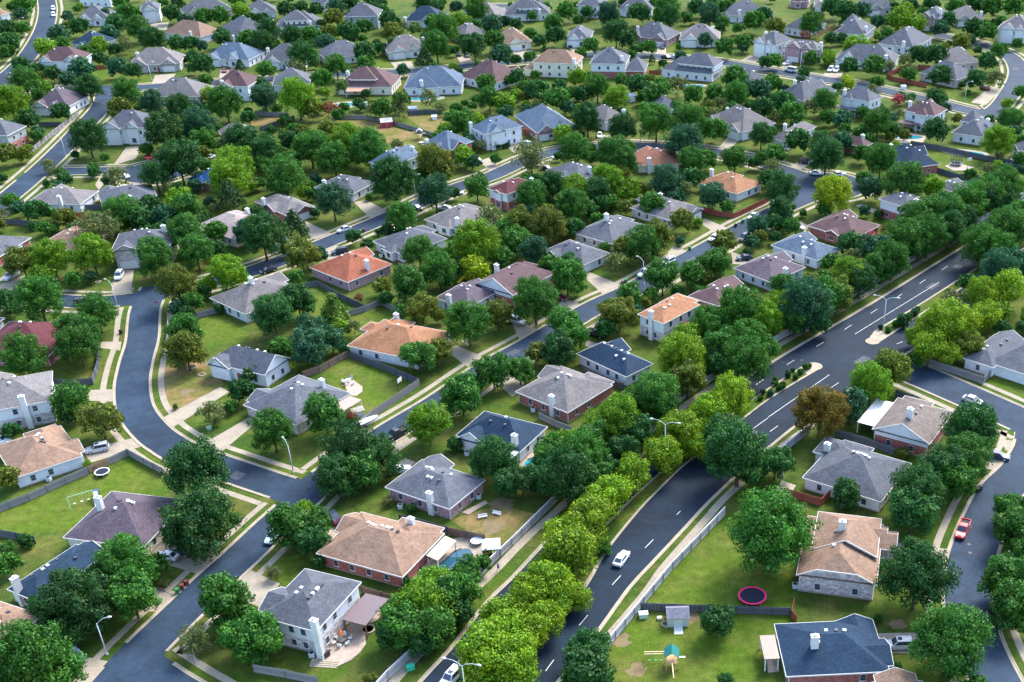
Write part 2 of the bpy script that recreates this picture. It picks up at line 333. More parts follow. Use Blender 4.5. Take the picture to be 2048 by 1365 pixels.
# sheet, near eave edge (left x y, right x y), depth in metres or the far corner (x y), storeys, roof, wall (upper/lower), garage side, chimney (x y height), short name, extras
HS = [
('00', (-60, 135, 85, 105), 14, 2, 't', 'w', 'e', None, 'tan house at top left edge'),
('00', (595, 165, 870, 152), 15, 1, 'g', 'w', 's', None, 'grey house with white front dormers'),
('00', (612, -40, 870, -30), 12, 2, 'g', 'w', 'n', None, 'white house cut by top edge'),
('00', (565, 352, 750, 372), 13, 1, 'G', 'w', 'n', None, 'navy house near top left bend'),
('00', (288, 498, 640, 492), 12, 2, 'b', 'w', 's', (560, 442, 3), 'plum two-storey house, top left'),
('00', (1120, 92, 1275, 80), 14, 2, 'g', 'w', 's', None, 'tall white house with concrete drive'),
('00', (1480, 122, 1860, 78), 14, 1, 'g', 'l', 's', None, 'long grey house near top edge'),
('00', (1300, 262, 1602, 300), 13, 1, 't', 'w', 'n', (1475, 300, 3), 'tan hip house, upper left'),
('10', (-70, 112, 165, 92), 13, 1, 'g', 'w', 's', None, 'low grey house at top edge'),
('00', (1780, 245, 1885, 332), (2044, 245), 1, 'g', 'l', 'n', (1855, 270, 3), 'grey house among dark trees'),
('00', (1020, 532, 1440, 508), 14, 1, 'l', 's', 's', (1142, 400, 2.5), 'grey house with pink gabled garage'),
('00', (1625, 470, 1985, 485), 14, 1, 'B', 'w', 's', None, 'slate house with two maroon cars'),
('00', (1690, 688, 1980, 695), 12, 2, 'b', 'w', 'n', (1765, 676, 3), 'plum house with white chimney'),
('00', (1180, 775, 1590, 775), 14, 1, 'l', 'l', 'n', None, 'pale grey house behind round tree'),
('00', (250, 855, 540, 860), 15, 1, 'p', 'w', 's', None, 'grey house with arched triple window'),
('00', (-250, 1070, 60, 1088), (190, 1008), 2, 'g', 'g/k', 'n', None, 'brick house on left edge'),
('00', (805, 1028, 1180, 1024), 12, 2, 'g', 'w', 's', None, 'white house on the corner lawn'),
('00', (-120, 700, 100, 712), 12, 1, 'g', 'w', 'n', None, 'low grey house on left edge'),
('00', (1775, 1100, 2035, 1062), 8, 1, 'l', 'l', 'n', None, 'low pale house beside dark trees'),
('10', (520, 48, 650, 28), 12, 1, 'g', 'w', 's', None, 'small white-gabled house, top edge'),
('10', (160, 225, 515, 205), 14, 1, 'g', 'w', 'n', (410, 180, 3), 'grey house with white upper windows', dict(up=(.2, .75, .05, .8))),
('10', (700, 138, 975, 132), 13, 2, 'g', 'g', 'n', None, 'grey-walled two-storey house, top'),
('10', (1185, 172, 1495, 168), 14, 1, 'G', 'w', 'n', (1190, 168, 2.5), 'navy house near top centre'),
('10', (1590, 135, 1930, 150), 15, 1, 'l', 'w', 'n', (1818, 132, 3), 'wide pale house, top centre'),
('10', (1660, 305, 1865, 268), 13, 1, 'l', 'l', 'n', (1700, 215, 2.5), 'pale pyramid roofed house'),
('10', (40, 505, 400, 490), 15, 1, 'g', 'w', 's', (150, 345, 3), 'grey house with white dormer'),
('10', (555, 478, 905, 432), 14, 1, 'g', 'w', 'n', (945, 372, 3.4), 'grey house with tall side chimney'),
('10', (1052, 425, 1385, 392), 14, 1, 'l', 'w', 's', (1318, 300, 2), 'pale house with white garage'),
('10', (130, 688, 432, 668), 13, 1, 'g', 'w', 'n', (262, 690, 3.2), 'grey house behind brick shed fence'),
('10', (640, 700, 1085, 700), 15, 1, 'b', 'c', 'n', (742, 642, 3.2), 'plum house with cream dormer', dict(up=(.22, .72, .12, .8), pc=[(.2, .6, -.22, -.01, 2.5, (.38, .2, .13), 0)])),
('10', (1180, 708, 1645, 694), 16, 1, 'B', 'w', 'n', (1325, 696, 4), 'blue-grey house with covered porch'),
('10', (1660, 600, 1905, 672), (2030, 580), 1, 'b', 'w', 'n', (1780, 600, 2), 'plum-tan house above the bushes'),
('10', (1290, 1168, 1538, 1206), (1770, 1138), 2, 'B', 'k', 'e', (1355, 1165, 3), 'brick house with slate roof', dict(gb='')),
('10', (1705, 1022, 1832, 1078), (2134, 1010), 2, 'B', 'w', 'e', (1716, 1018, 2.6), 'big white house, blue-grey roof'),
('10', (925, 1290, 1075, 1340), (1292, 1238), 2, 'B', 'w', 'n', (1266, 1216, 3), 'white house with slate roof'),
('20', (-60, 125, 305, 112), 14, 1, 'g', 'w', 'n', (218, 60, 3), 'large grey house at top edge', dict(up=(.3, .75, .1, .8))),
('20', (515, 48, 718, 52), 12, 2, 'g', 'w', 'n', None, 'white two-storey house, top edge'),
('20', (850, 78, 1122, 78), 13, 1, 'g', 'w', 'n', (910, 100, 2.5), 'grey hip house, top edge'),
('20', (1430, 45, 1545, 42), 10, 1, 'g', 'w', 'n', None, 'small grey house, top edge'),
('20', (1745, 132, 2050, 112), 14, 1, 'g', 'w', 'n', (1848, 106, 3.6), 'grey house with thin white chimney'),
('20', (-45, 356, 162, 336), 18, 1, 't', 'c', 's', None, 'tan house with two garage doors'),
('20', (425, 322, 620, 322), 16, 1, 'g', 'w', 's', None, 'grey house with black car'),
('20', (920, 292, 1240, 322), 14, 1, 'g', 'p', 's', (880, 230, 2.5), 'grey house with arched brick porch'),
('20', (1338, 322, 1660, 322), 14, 1, 'l', 'w', 's', (1605, 228, 3), 'pale house with white arched dormer'),
('20', (1925, 335, 2110, 368), 12, 2, 'g', 'w', 's', (2010, 292, 3), 'white house with wide garage'),
('20', (155, 502, 512, 516), 11, 2, 't', 'c', 'n', (487, 482, 3), 'cream house with tan roof', dict(w=[(-.22, .1, .1, .8, 1, 'y', 1, 1)])),
('20', (620, 512, 910, 516), 13, 2, 'g', 'w/k', 'n', (875, 470, 2.5), 'grey house with tall arched window', dict(w=[(.95, 1.5, .1, 1, 1, 'x', 1, 1)])),
('20', (1190, 556, 1600, 600), (1690, 540), 1, 'g', 'w', 'n', (1525, 505, 3), 'big grey house with white dormer', dict(up=(.3, 1, .15, 1))),
('20', (1885, 680, 2060, 645), 12, 1, 'g', 'w', 'n', None, 'dark grey house behind fence'),
('20', (192, 1062, 512, 1008), (40, 930), 1, 'B', 'p', 's', (190, 880, 2.5), 'slate house with brick gables', dict(f1=1)),
('20', (742, 985, 932, 942), 13, 1, 'l', 'w', 'n', (900, 915, 2.8), 'small pale house under trees'),
('20', (1165, 890, 1365, 862), 11, 1, 'g', 'w', 'n', None, 'grey roofed house hidden in trees'),
('20', (1590, 950, 1842, 1062), (1952, 955), 1, 'l', 'w', 's', (1712, 900, 2.6), 'pale house with white garage gable'),
('20', (1000, 1325, 1345, 1312), 14, 1, 'P', 'c', 'n', (1098, 1330, 3.4), 'pink-orange roofed house'),
('21', (262, 0, 520, 86), (732, 18), 1, 'g', 'w', 'n', (620, 2, 3), 'grey house above the dark trees'),
('30', (375, 52, 452, 52), 10, 1, 'l', 'w', 'n', None, 'small white house, top edge'),
('30', (172, 12, 325, 18), 11, 1, 'b', 'p', 'n', None, 'plum house cut by top edge'),
('30', (800, 78, 1035, 62), 14, 1, 'g', 's', 's', None, 'grey brick-gabled house, top edge'),
('30', (1200, 132, 1372, 152), 12, 2, 'g', 'p', 's', (1375, 102, 3.6), 'brick house with tall chimney'),
('30', (1498, 160, 1730, 152), 13, 1, 'l', 's', 's', (1720, 122, 2.6), 'pale house with front gable'),
('30', (1832, 228, 2100, 250), 13, 2, 'l', 'w', 's', None, 'white arched house at right edge'),
('30', (122, 222, 310, 250), 16, 1, 'g', 'w', 'n', None, 'low grey house with hip roof'),
('30', (527, 262, 772, 286), (848, 216), 1.4, 'g', 'w', 'n', (780, 250, 3.4), 'grey house with sunroom windows', dict(up=(.1, .6, .3, .95))),
('30', (876, 346, 1160, 386), (1312, 306), 1, 'g', 'w', 'n', (1085, 296, 3), 'grey hip house with white walls'),
('30', (118, 380, 398, 400), (464, 370), 2, 'l', 'p', 's', (427, 378, 3), 'pink brick two-storey house'),
('30', (530, 485, 1015, 515), 14, 1, 'g', 'w', 's', (944, 432, 3), 'grey house with two white cars'),
('30', (1450, 512, 1692, 502), 15, 1, 'l', 'l', 'n', None, 'pale pyramid house near bend'),
('30', (1206, 582, 1502, 645), (1655, 592), 1, 'g', 's', 'n', (1395, 520, 2.6), 'stone house with red fence'),
('30', (108, 745, 285, 810), (458, 706), 1, 'g', 'w', 'n', (212, 716, 2.8), 'grey house facing the far road'),
('30', (566, 770, 812, 820), (922, 778), 2, 'g', 'w/p', 'n', (610, 766, 3), 'white two-storey house with lean-to', dict(pc=[(0, .7, -.32, -.01, 2.6, (.16, .16, .18), 1)])),
('30', (1092, 884, 1330, 932), (1422, 874), 2, 'b', 'w/s', 'n', (1133, 855, 3), 'plum two-storey house with pool', dict(pc=[(0, .6, -.35, -.01, 2.7, (.17, .10, .10), 1)])),
('30', (1455, 1075, 1722, 1102), (1872, 1012), 1, 'g', 'w', 'n', (1750, 1000, 3.4), 'grey house beside long pool', dict(up=(.05, .55, .4, 1))),
('30', (28, 1105, 165, 1138), (356, 1020), 1, 'l', 'w', 'n', (38, 1020, 3), 'pale house with corner chimney'),
('30', (450, 1110, 760, 1182), (848, 1150), 1, 'b', 'k', 'n', (783, 1106, 2.6), 'plum-tan brick house'),
('30', (948, 1215, 1106, 1352), (1315, 1288), 1, 'G', 'k', 'n', (978, 1200, 3), 'navy brick house by trampoline lawn'),
('30', (1945, 1160, 2080, 1238), 14, 1, 'g', 'w', 'n', None, 'grey house on right edge'),
('30', (-20, 112, 60, 104), 9, 1, 't', 'c', 'n', None, 'small tan house, top right'),
('01', (-20, 700, 250, 536), 15, 1, 'g', 'k', 'n', None, 'red brick house, left edge'),
('01', (210, 262, 640, 272), (780, 160), 1, 'l', 'w', 'n', (455, 208, 4), 'pale house with sloping chimney'),
('01', (820, 290, 1262, 216), 14, 1, 'g', 'k', 'n', (1040, 232, 2.6), 'grey roofed brick end house'),
('01', (1490, 70, 1745, 116), 13, 1, 'n', 'k', 'n', None, 'bright blue roofed house'),
('01', (1590, 430, 1882, 550), (2010, 392), 1, 'k', 'l', 's', (1985, 350, 3), 'pale pink roofed house'),
('01', (285, 610, 640, 640), 13, 1, 't', 'l', 'n', None, 'tan house hidden by trees'),
('01', (888, 640, 1360, 600), 13, 2, 'g', 's', 's', (1312, 490, 3), 'stone house with white garage'),
('01', (-100, 1262, 40, 1180), 10, 1, 'G', 'w', 'n', None, 'dark roofed shed-like house, left'),
('02', (-170, 60, 385, 122), (540, -150), 1, 'm', 'k', 'n', None, 'maroon roofed house'),
('01', (1755, 990, 1958, 1150), (2279, 918), 1, 'l', 'w', 'n', (2010, 905, 2.4), 'pale grey house with white end'),
('F', (413, 727, 530, 752), (584, 718), 1.4, 'g', 'w', 's', None, 'grey house with blue-white gables', dict(gb='e', g2=1, pit=.68)),
('11', (-20, 252, 240, 360), (476, 290), 1, 'l', 'k', 'e', (68, 275, 3.4), 'grey hip house with brick base'),
('11', (475, 132, 770, 190), (945, 88), 1, 'g', 'w', 's', (548, 110, 2.4), 'grey house with white garage door'),
('11', (905, 576, 1168, 672), (1548, 552), 1, 'g', 'w', 'n', None, 'long grey house with white side'),
('11', (440, 770, 732, 895), (1078, 745), 1, 'r', 'p', 'n', (890, 768, 4), 'terracotta roofed brick house'),
('11', (1396, 374, 1640, 478), (1850, 330), 1, 'l', 'w', 'n', (1610, 432, 3.6), 'pale house with broad chimney'),
('11', (1838, 148, 2005, 192), (2219, 112), 2, 'm', 'w/k', 'n', (2205, 110, 3), 'maroon roofed tall house'),
('11', (1422, 1022, 1700, 1098), (1930, 968), 1, 'p', 'w', 'n', (1505, 1072, 3.2), 'purple-grey roofed house'),
('11', (1800, 882, 2052, 1000), (2334, 800), 1.3, 'b', 'w/k', 'n', (1915, 800, 3), 'brown house with white gable', dict(gb='s')),
('F', (708, 684, 835, 722), (887, 663), 1, 'o', 'w', 'n', (797, 640, 3), 'big orange roofed house', dict(w=[(-.12, .14, .55, .85, 1, 'x', 1, 1)])),
('21', (942, 298, 1276, 405), (1526, 300), 1, 'l', 's', 'e', (1185, 215, 1.6), 'pale stone house with rear wing', dict(w=[(-.22, .3, .45, 1.0, 1, 'x', 1, 1)])),
('21', (532, 482, 800, 590), (1050, 432), 1, 'g', 's', 'n', (755, 402, 3), 'grey stone house with back chimney'),
('21', (250, 640, 560, 762), (770, 656), 1, 'g', 'w', 's', None, 'grey house with white entry'),
('21', (1482, 96, 1796, 190), (2004, 100), 1, 'o', 'w', 'n', (1585, 40, 3.4), 'wide tan-orange hip house'),
('21', (998, 1150, 1213, 1226), (1504, 1073), 2, 'o', 'w/s', 'n', (1110, 1178, 3), 'orange roofed two-storey house', dict(w=[(-.02, .5, .6, 1.12, 2, 'y', 1, 1)], porch=1)),
('21', (1403, 1006, 1652, 1086), (1900, 946), 1, 'b', 'k', 'n', (1832, 990, 3), 'plum hip house beside avenue trees'),
('21', (1726, 800, 2070, 896), (2396, 792), 1, 'p', 'W', 'n', (2229, 862, 3.6), 'violet-grey house with blue siding'),
('31', (20, 600, 396, 720), (582, 630), 1, 'B', 'w', 'n', (288, 672, 3.4), 'blue-grey house with white walls'),
('31', (320, 440, 681, 550), (892, 436), 1, 'b', 'k', 'n', None, 'maroon-brown brick house'),
('31', (857, 238, 1112, 302), (1290, 258), 2, 'g', 'w/k', 'n', (1250, 296, 2.5), 'white house with brick lower storey'),
('31', (1330, 120, 1492, 178), (1540, 122), 1, 'g', 'w', 'n', None, 'grey roof peeping from trees'),
('02', (-230, 590, 412, 472), 15, 2, 'l', 'w/s', 'n', (190, 505, 3.4), 'tall pale house, left edge'),
('02', (118, 1100, 662, 915), (495, 668), 1, 't', 'w', 'e', None, 'orange-tan house on left edge', dict(vent=7)),
('F', (141, 1064, 287, 1097), (357, 999), 1, 'p', 'c', 'e', (203, 1020, 4.5), 'purple shingled house', dict(vent=7, rough=1)),
('F', (489, 810, 592, 852), (700, 787), 1, 'g', 'l', 'w', (646, 776, 3.2), 'grey house with patio cover', dict(pc=[(1.02, 1.24, .62, .95, 2.6, (.42, .28, .24), 1)])),
('12', (1015, 1176, 1546, 1342), (1852, 1112), 1, 'g', 'p', 'n', (1392, 1275, 3.2), 'grey house with pink brick wall', dict(vent=8)),
('F', (906, 877, 1040, 906), (1104, 857), 1, 'G', 'w', 's', (1030, 887, 3.6), 'navy house with white gable', dict(gx=.04, pit=.6, pc=[(.72, .98, -.34, -.02, 2.7, (.8, .8, .8), 1)])),
('22', (28, 402, 446, 571), (806, 350), 1, 'l', 'k', 'w', (320, 497, 3.2), 'grey house with red brick side', dict(vent=7)),
('22', (508, 102, 914, 286), (1135, 182), 1, 'G', 'w', 'n', None, 'navy blue hip house', dict(vent=8, pit=.6)),
('32', (1555, 132, 1800, 212), 16, 1, 'g', 'w', 'n', None, 'grey house with row of windows', dict(w=[(.7, 2.1, .1, 1.1, 1, 'x', 1, 1)])),
('32', (815, 722, 1290, 824), (1526, 572), 1.3, 'q', 'w/k', 'n', (1130, 604, 3.2), 'tan gabled house by side street', dict(gb='s', pc=[(-.36, -.02, .2, .95, 2.6, (.75, .75, .72), 1)])),
('32', (280, 1080, 902, 1284), (1130, 972), 1, 'g', 'w', 'n', (470, 878, 3), 'wide grey house behind red fence', dict(vent=8, w=[(-.14, .3, .62, 1.06, 1, 'y', 1, 1)])),
('33', (225, 512, 868, 592), (325, 40), 1.3, 't', 's', 'e', (590, 150, 3), 'tan house with stone gable end', dict(j=.5, f1=1, w=[(.13, .97, .36, 1.02, 4.7, 'y', 0, 1), (.7, 1.2, .58, .9, 1.3 + 2.4, 'x', 1, 0)])),
('33', (145, 1325, 974, 1284), (50, 905), 1, 'G', 'k', 'e', (370, 1078, 3.4), 'navy house at bottom right', dict(f1=1, vent=4, w=[(.62, 1.0, .5, 1.0, 2.74, 'y', 1, 0)], pc=[(-.17, -.02, .35, .8, 2.6, (.32, .24, .2), 1)])),
('F', (1762, 1440, 1868, 1437), 8, 1, 't', 'k', 'n', None, 'tan roof cut by bottom edge'),
('F', (80, 1208, 210, 1112), (162, 1084), 1, 'G', 'w', 'e', (38, 1182, 4.5), 'dark navy house, lower left'),
('F', (8, 1292, 86, 1232), 11, 2, 't', 's', 'n', None, 'tan house with three arched windows'),
('13', (480, 340, 1170, 532), (1506, 180), 1, 't', 'k', 'w', (1245, 128, 3.2), 'tan house beside kidney pool', dict(vent=8, pc=[(1.01, 1.14, .52, .98, 2.5, (.36, .33, .25), 0)])),
('13', (10, 846, 480, 966), (846, 570), 2, 'g', 'w/s', 'w', (478, 985, 4), 'white two-storey house with pergola', dict(vent=8, pc=[(1.02, 1.42, .48, 1.02, 2.9, (.15, .115, .125), 2)])),
]

def roofblock(R, W, T, x0, x1, y0, y1, z, pit, axis, k0=1., k1=1., oh=.5):
    """A hip (k=1), gable (k=0) or clipped gable (between) roof over a rectangle of eaves; walls' gable ends go into W, boards into T."""
    sw = axis == 'y'
    def X(a, b, c): return (b, a, c) if sw else (a, b, c)
    if sw: x0, x1, y0, y1 = y0, y1, x0, x1
    half = (y1 - y0) / 2; ym = (y0 + y1) / 2; rise = pit * half
    mx = (x1 - x0) / 2
    r0, r1 = x0 + min(k0 * half, mx), x1 - min(k1 * half, mx)
    if r0 > r1: r0 = r1 = (r0 + r1) / 2
    e = .12
    def end(xe, k, s):
        h = (1 - k) * half
        return [(xe, y0 + h, z + pit * h), (xe, y1 - h, z + pit * h)]
    A, B = end(x0, k0, 1), end(x1, k1, -1)
    ra, rb = (r0, ym, z + rise), (r1, ym, z + rise)
    E = 1e-3
    s1 = [(x0, y0, z), (x1, y0, z)] + ([B[0]] if k1 < 1 - E else []) + ([rb] if k1 > E else []) + ([ra] if k0 > E else []) + ([A[0]] if k0 < 1 - E else [])
    s2 = [(x1, y1, z), (x0, y1, z)] + ([A[1]] if k0 < 1 - E else []) + ([ra] if k0 > E else []) + ([rb] if k1 > E else []) + ([B[1]] if k1 < 1 - E else [])
    def fl(p): return p[::-1] if sw else p
    def up(p, d): return [X(a, b, c + d) for a, b, c in p]
    R.poly(fl(up(s1, e))); R.poly(fl(up(s2, e)))
    if k0 > E: R.poly(fl(up([A[1], A[0], ra], e)))
    if k1 > E: R.poly(fl(up([B[0], B[1], rb], e)))
    R.poly(fl([X(x0, y0, z), X(x0, y1, z), X(x1, y1, z), X(x1, y0, z)]))       # soffit
    for p, q in (((x0, y0, z), (x1, y0, z)), ((x1, y1, z), (x0, y1, z))): T.bar(X(p[0], p[1], z + .03), X(q[0], q[1], z + .03), .07, .24)
    for xe, k, P in ((x0, k0, A), (x1, k1, B)):
        if k > 1 - E: T.bar(X(xe, y0, z + .03), X(xe, y1, z + .03), .07, .24)
        else:
            top = [P[0], (xe, ym, z + rise)] if k <= E else [P[0]]
            T.bar(X(xe, y0, z + .03), X(P[0][0], P[0][1], P[0][2] + .03), .09, .24)
            T.bar(X(xe, y1, z + .03), X(P[1][0], P[1][1], P[1][2] + .03), .09, .24)
            if k > E: T.bar(X(xe, P[0][1], P[0][2] + .03), X(xe, P[1][1], P[1][2] + .03), .09, .24)
            xi = xe + (oh if xe == x0 else -oh)
            h = (1 - k) * half
            g = [(xi, y0 + oh, z), (xi, y1 - oh, z), (xi, y1 - max(h, oh), z + pit * max(h, oh) - .02), (xi, y0 + max(h, oh), z + pit * max(h, oh) - .02)]
            W.poly(up(g, 0))
    def zat(X_, Y_):
        a, b = (Y_, X_) if sw else (X_, Y_)
        d = min(b - y0, y1 - b)
        if k0 > E: d = min(d, (a - x0) + (1 - k0) * half)
        if k1 > E: d = min(d, (x1 - a) + (1 - k1) * half)
        return z + e + pit * max(min(d, half), 0)
    return zat

_c = {}
def cached(key, fn):
    if key not in _c: _c[key] = fn()
    return _c[key]
def window_meshes(wd, hg):
    fr = MB().box(-wd / 2, wd / 2, -.07, 0, -hg / 2, hg / 2).box(-wd / 2 - .08, wd / 2 + .08, -.14, 0, -hg / 2 - .12, -hg / 2)
    pn = MB().box(-wd / 2 + .07, wd / 2 - .07, -.09, -.01, -hg / 2 + .07, -.02).box(-wd / 2 + .07, wd / 2 - .07, -.09, -.01, .02, hg / 2 - .07)
    return fr.mesh('window', 'trim'), pn.mesh('pane', 'glass')
def window(root, x, y, z, rz, wd=1.05, hg=1.35):
    a, b = cached(('win', wd, hg), lambda: window_meshes(wd, hg))
    o = link('window', a, root, None, (x, y, z), rz)
    link('pane', b, o)
def garage(root, x, y, rz, wd=4.8, col=(.66, .66, .66)):
    def mk():
        m = MB()
        m.box(-wd / 2, wd / 2, -.05, 0, 0, 2.15)
        for i in range(4):
            for j in range(6): m.box(-wd / 2 + .12 + j * (wd - .12) / 6, -wd / 2 + (j + 1) * (wd - .12) / 6, -.08, -.05, .08 + i * .52, .52 + i * .52)
        return m.mesh('garage_door', 'plain')
    link('garage_door', cached(('gar', wd), mk), root, col, (x, y, 0), rz)
def door(root, x, y, rz):
    a = cached('door', lambda: MB().box(-.5, .5, -.06, 0, 0, 2.1).mesh('front_door', 'plain'))
    h = cached('handle', lambda: MB().box(.33, .4, -.12, -.06, .95, 1.1).mesh('handle', 'metal'))
    o = link('front_door', a, root, rnd.choice([(.25, .08, .06), (.12, .16, .22), (.3, .2, .12), (.7, .7, .7)]), (x, y, 0), rz)
    link('handle', h, o)
def vent_mesh():
    m = MB().box(-.22, .22, -.22, .22, -.3, .22); m.box(-.28, .28, -.28, .28, .22, .28)
    return m.mesh('roof_vent', 'plain')

HOUSES = []
def house(row):
    t, (ax, ay, bx, by), D, st, roof, wall, gs, ch, name = row[:9]
    o = row[9] if len(row) > 9 else {}
    rr = random.Random(name)
    z = {1: 2.75, 2: 5.5, 1.3: 3.7, 1.4: 3.4}[st]
    if px(t, ax, ay)[1] < 330:
        z += .45
        if not isinstance(D, tuple): D *= 1.12
    A, B = atT(t, ax, ay, z), atT(t, bx, by, z)
    d = B - A; L = float(np.hypot(*d)); yaw = math.atan2(d[1], d[0])
    org = A
    if isinstance(D, tuple):
        Cn = atT(t, *D, z)
        if o.get('f1'): e = Cn - A
        else: e = Cn - B
        le = float(np.hypot(*e)); y2 = math.atan2(e[1], e[0]) - math.pi / 2
        if o.get('f1') is None: pass
        dy = (y2 - yaw + math.pi) % (2 * math.pi) - math.pi
        dy = max(-.35, min(.35, dy))
        yaw = yaw + dy * le / (le + L)
        D = le * math.cos(dy * L / (le + L))
        piv = A if o.get('f1') else B
        u = np.array([math.cos(yaw), math.sin(yaw)])
        org = piv if o.get('f1') else piv - u * L
    u = np.array([math.cos(yaw), math.sin(yaw)]); v = np.array([-u[1], u[0]])
    root = thing('house', 'house', None, org[0], org[1], yaw, 'suburban houses', hn=name, house=1)
    cx, cy = org + u * L / 2 + v * D / 2
    THINGS[-1]['X'], THINGS[-1]['Y'] = cx, cy
    pit = (.46 if st != 1.3 else .5) if px(t, ax, ay)[1] > 330 else .70
    pit = o.get('pit', pit)
    R, W, W2, T = MB(), MB(), MB(), MB()
    oh = .5
    wl = wall.split('/'); two = len(wl) > 1
    zs = 2.75 if z > 5 else z - 1.2
    gb = o.get('gb', '')
    axis = 'x' if L >= D or 'w' in gb or 'e' in gb else 'y'
    k0, k1 = (0 if 'w' in gb else 1), (0 if 'e' in gb else 1)
    if 's' in gb: axis, k0, k1 = 'y', 0, 1
    if 'j' in o: axis, k0, k1 = 'y', o['j'], 1
    GW = W2 if two else W
    # the main body, one far corner set back where the plan allows it
    notch = rr.choice([0, 0, 1, 2]) if L > 12 and D > 11 and 'w' not in o and 'up' not in o and not gb and 'j' not in o else 0
    zat = roofblock(R, GW, T, 0, L, 0, D, z, pit, axis, k0, k1)
    boxes = [(oh, L - oh, oh, D - oh, z)]
    for i, wg in enumerate(o.get('w', [])):
        x0, x1, y0, y1, ws, wa, a0, a1 = wg
        zz = (2.75 if ws == 1 else 5.5 if ws == 2 else ws) - .004 * (i + 1)
        if st == 2 and ws == 2: zz = z - .004 * (i + 1)
        roofblock(R, GW, T, x0 * L, x1 * L, y0 * D, y1 * D, zz, pit, wa, a0, a1)
        boxes.append((x0 * L + oh, x1 * L - oh, y0 * D + oh, y1 * D - oh, zz))
    if 'up' in o:
        x0, x1, y0, y1 = o['up']; zu = z + 2.5
        roofblock(R, GW, T, x0 * L, x1 * L, y0 * D, y1 * D, zu, pit, 'x', 1, 1)
        boxes.append((x0 * L + oh, x1 * L - oh, y0 * D + oh, y1 * D - oh, zu))
        n = max(2, int((x1 - x0) * L / 2.6))
        for i in range(n): window(root, x0 * L + oh + (i + .5) * ((x1 - x0) * L - 1) / n, y0 * D + oh, zu - 1.1, 0)
    # secondary gable or hip that gives the roof its cross ridges
    side = gs
    gx = None
    if side in 'sn':
        fx = (.62 if rr.random() < .5 else .08)
        if 6.5 / L + fx > .97: fx = .03
        x0, x1 = fx * L, fx * L + min(6.6, .9 * L)
        k = 0 if side == 's' or rr.random() < .5 else 1
        if 'gx' in o: x0, x1 = o['gx'] * L, o['gx'] * L + 7.2
        if side == 's':
            roofblock(R, GW, T, x0, x1, -.9, D * .5, z - .006, pit * 1.05, 'y', k, 1); boxes.append((x0 + oh, x1 - oh, -.4, D * .4, z - .006))
            garage(root, (x0 + x1) / 2, -.4, 0); gx = (x0, x1)
            door(root, (x1 + 1.3) if x1 + 2.5 < L else x0 - 1.3, oh, 0)
            if o.get('g2'):
                roofblock(R, GW, T, .1, 5.2, -.6, D * .5, z - .012, pit * 1.2, 'y', 0, 1); boxes.append((.1 + oh, 5.2 - oh, -.1, D * .4, z - .012))
        else:
            roofblock(R, GW, T, x0, x1, D * .5, D + 1.6, z - .006, pit, 'y', 1, k); boxes.append((x0 + oh, x1 - oh, D * .6, D + 1.1, z - .006))
            garage(root, (x0 + x1) / 2, D + 1.1, math.pi)
            door(root, (x1 + 1.3) if x1 + 2.5 < L else x0 - 1.3, D - oh, math.pi)
    else:
        y0 = .1 * D if rr.random() < .5 else D - 7.2
        y1 = y0 + min(6.6, .9 * D)
        if side == 'e':
            roofblock(R, GW, T, L * .5, L + .9, y0, y1, z - .006, pit, 'x', 1, 0); boxes.append((L * .6, L + .4, y0 + oh, y1 - oh, z - .006))
            garage(root, L + .4, (y0 + y1) / 2, math.pi / 2, col=(.10, .035, .03) if name.startswith('purple') else (.66, .66, .66))
            door(root, L - oh, y1 + 1.4 if y1 + 2.6 < D else y0 - 1.4, math.pi / 2)
        else:
            roofblock(R, GW, T, -.9, L * .5, y0, y1, z - .006, pit, 'x', 0, 1); boxes.append((-.4, L * .4, y0 + oh, y1 - oh, z - .006))
            garage(root, -.4, (y0 + y1) / 2, -math.pi / 2)
            door(root, oh, y1 + 1.4 if y1 + 2.6 < D else y0 - 1.4, -math.pi / 2)
        gy = (y0, y1)
    if 'w' not in o and 'up' not in o and not gb and 'j' not in o and side != 's' and px(t, ax, ay)[1] < 520 and rr.random() < .65:
        x0 = rr.uniform(.08, .5) * L; x1 = x0 + rr.uniform(.3, .42) * L; sp = rr.uniform(.5, 1.6)
        roofblock(R, GW, T, x0, x1, -sp, D * .5, z - .018, pit, 'y', rr.choice([0, 1, 1]), 1); boxes.append((x0 + oh, x1 - oh, -sp + oh, D * .4, z - .018))
        window(root, (x0 + x1) / 2, -sp + oh, 1.45, 0, 1.6, 1.35)
    if side == 's' and 'w' not in o and not o.get('g2') and px(t, ax, ay)[1] < 330:
        x0 = .5 * L if gx[0] < .4 * L else .06 * L
        roofblock(R, GW, T, x0, x0 + .3 * L, -.5, D * .5, z - .018, pit * 1.3, 'y', 0, 1); boxes.append((x0 + oh, x0 + .3 * L - oh, -.5 + oh, D * .4, z - .018))
        window(root, x0 + .15 * L, oh - .5, 1.5, 0, 1.6, 1.7)
    if notch:            # a low rear lean-out that breaks the far eave
        x0 = 0.5 if notch == 1 else L * .45
        if side != 'n':
            roofblock(R, GW, T, x0, x0 + L * .5, D * .45, D + 1.5, z - .012, pit, 'y', 1, 1); boxes.append((x0 + oh, x0 + L * .5 - oh, D * .6, D + 1, z - .012))
    for i, (x0, x1, y0, y1, zz) in enumerate(boxes):
        b = -.4 - .01 * i
        if two and zz > zs + .5: W.box(x0, x1, y0, y1, b, zs); W2.box(x0 + .02, x1 - .02, y0 + .02, y1 - .02, zs, zz)
        else: W.box(x0, x1, y0, y1, b, zz)
        T.box(x0 - .015, x0 + .12, y0 - .015, y0 + .12, .1, zz - .05); T.box(x1 - .12, x1 + .015, y0 - .015, y0 + .12, .1, zz - .05)
    wm, wc = WALL[wl[-1]]
    W.build('wall', wm, root, wc)
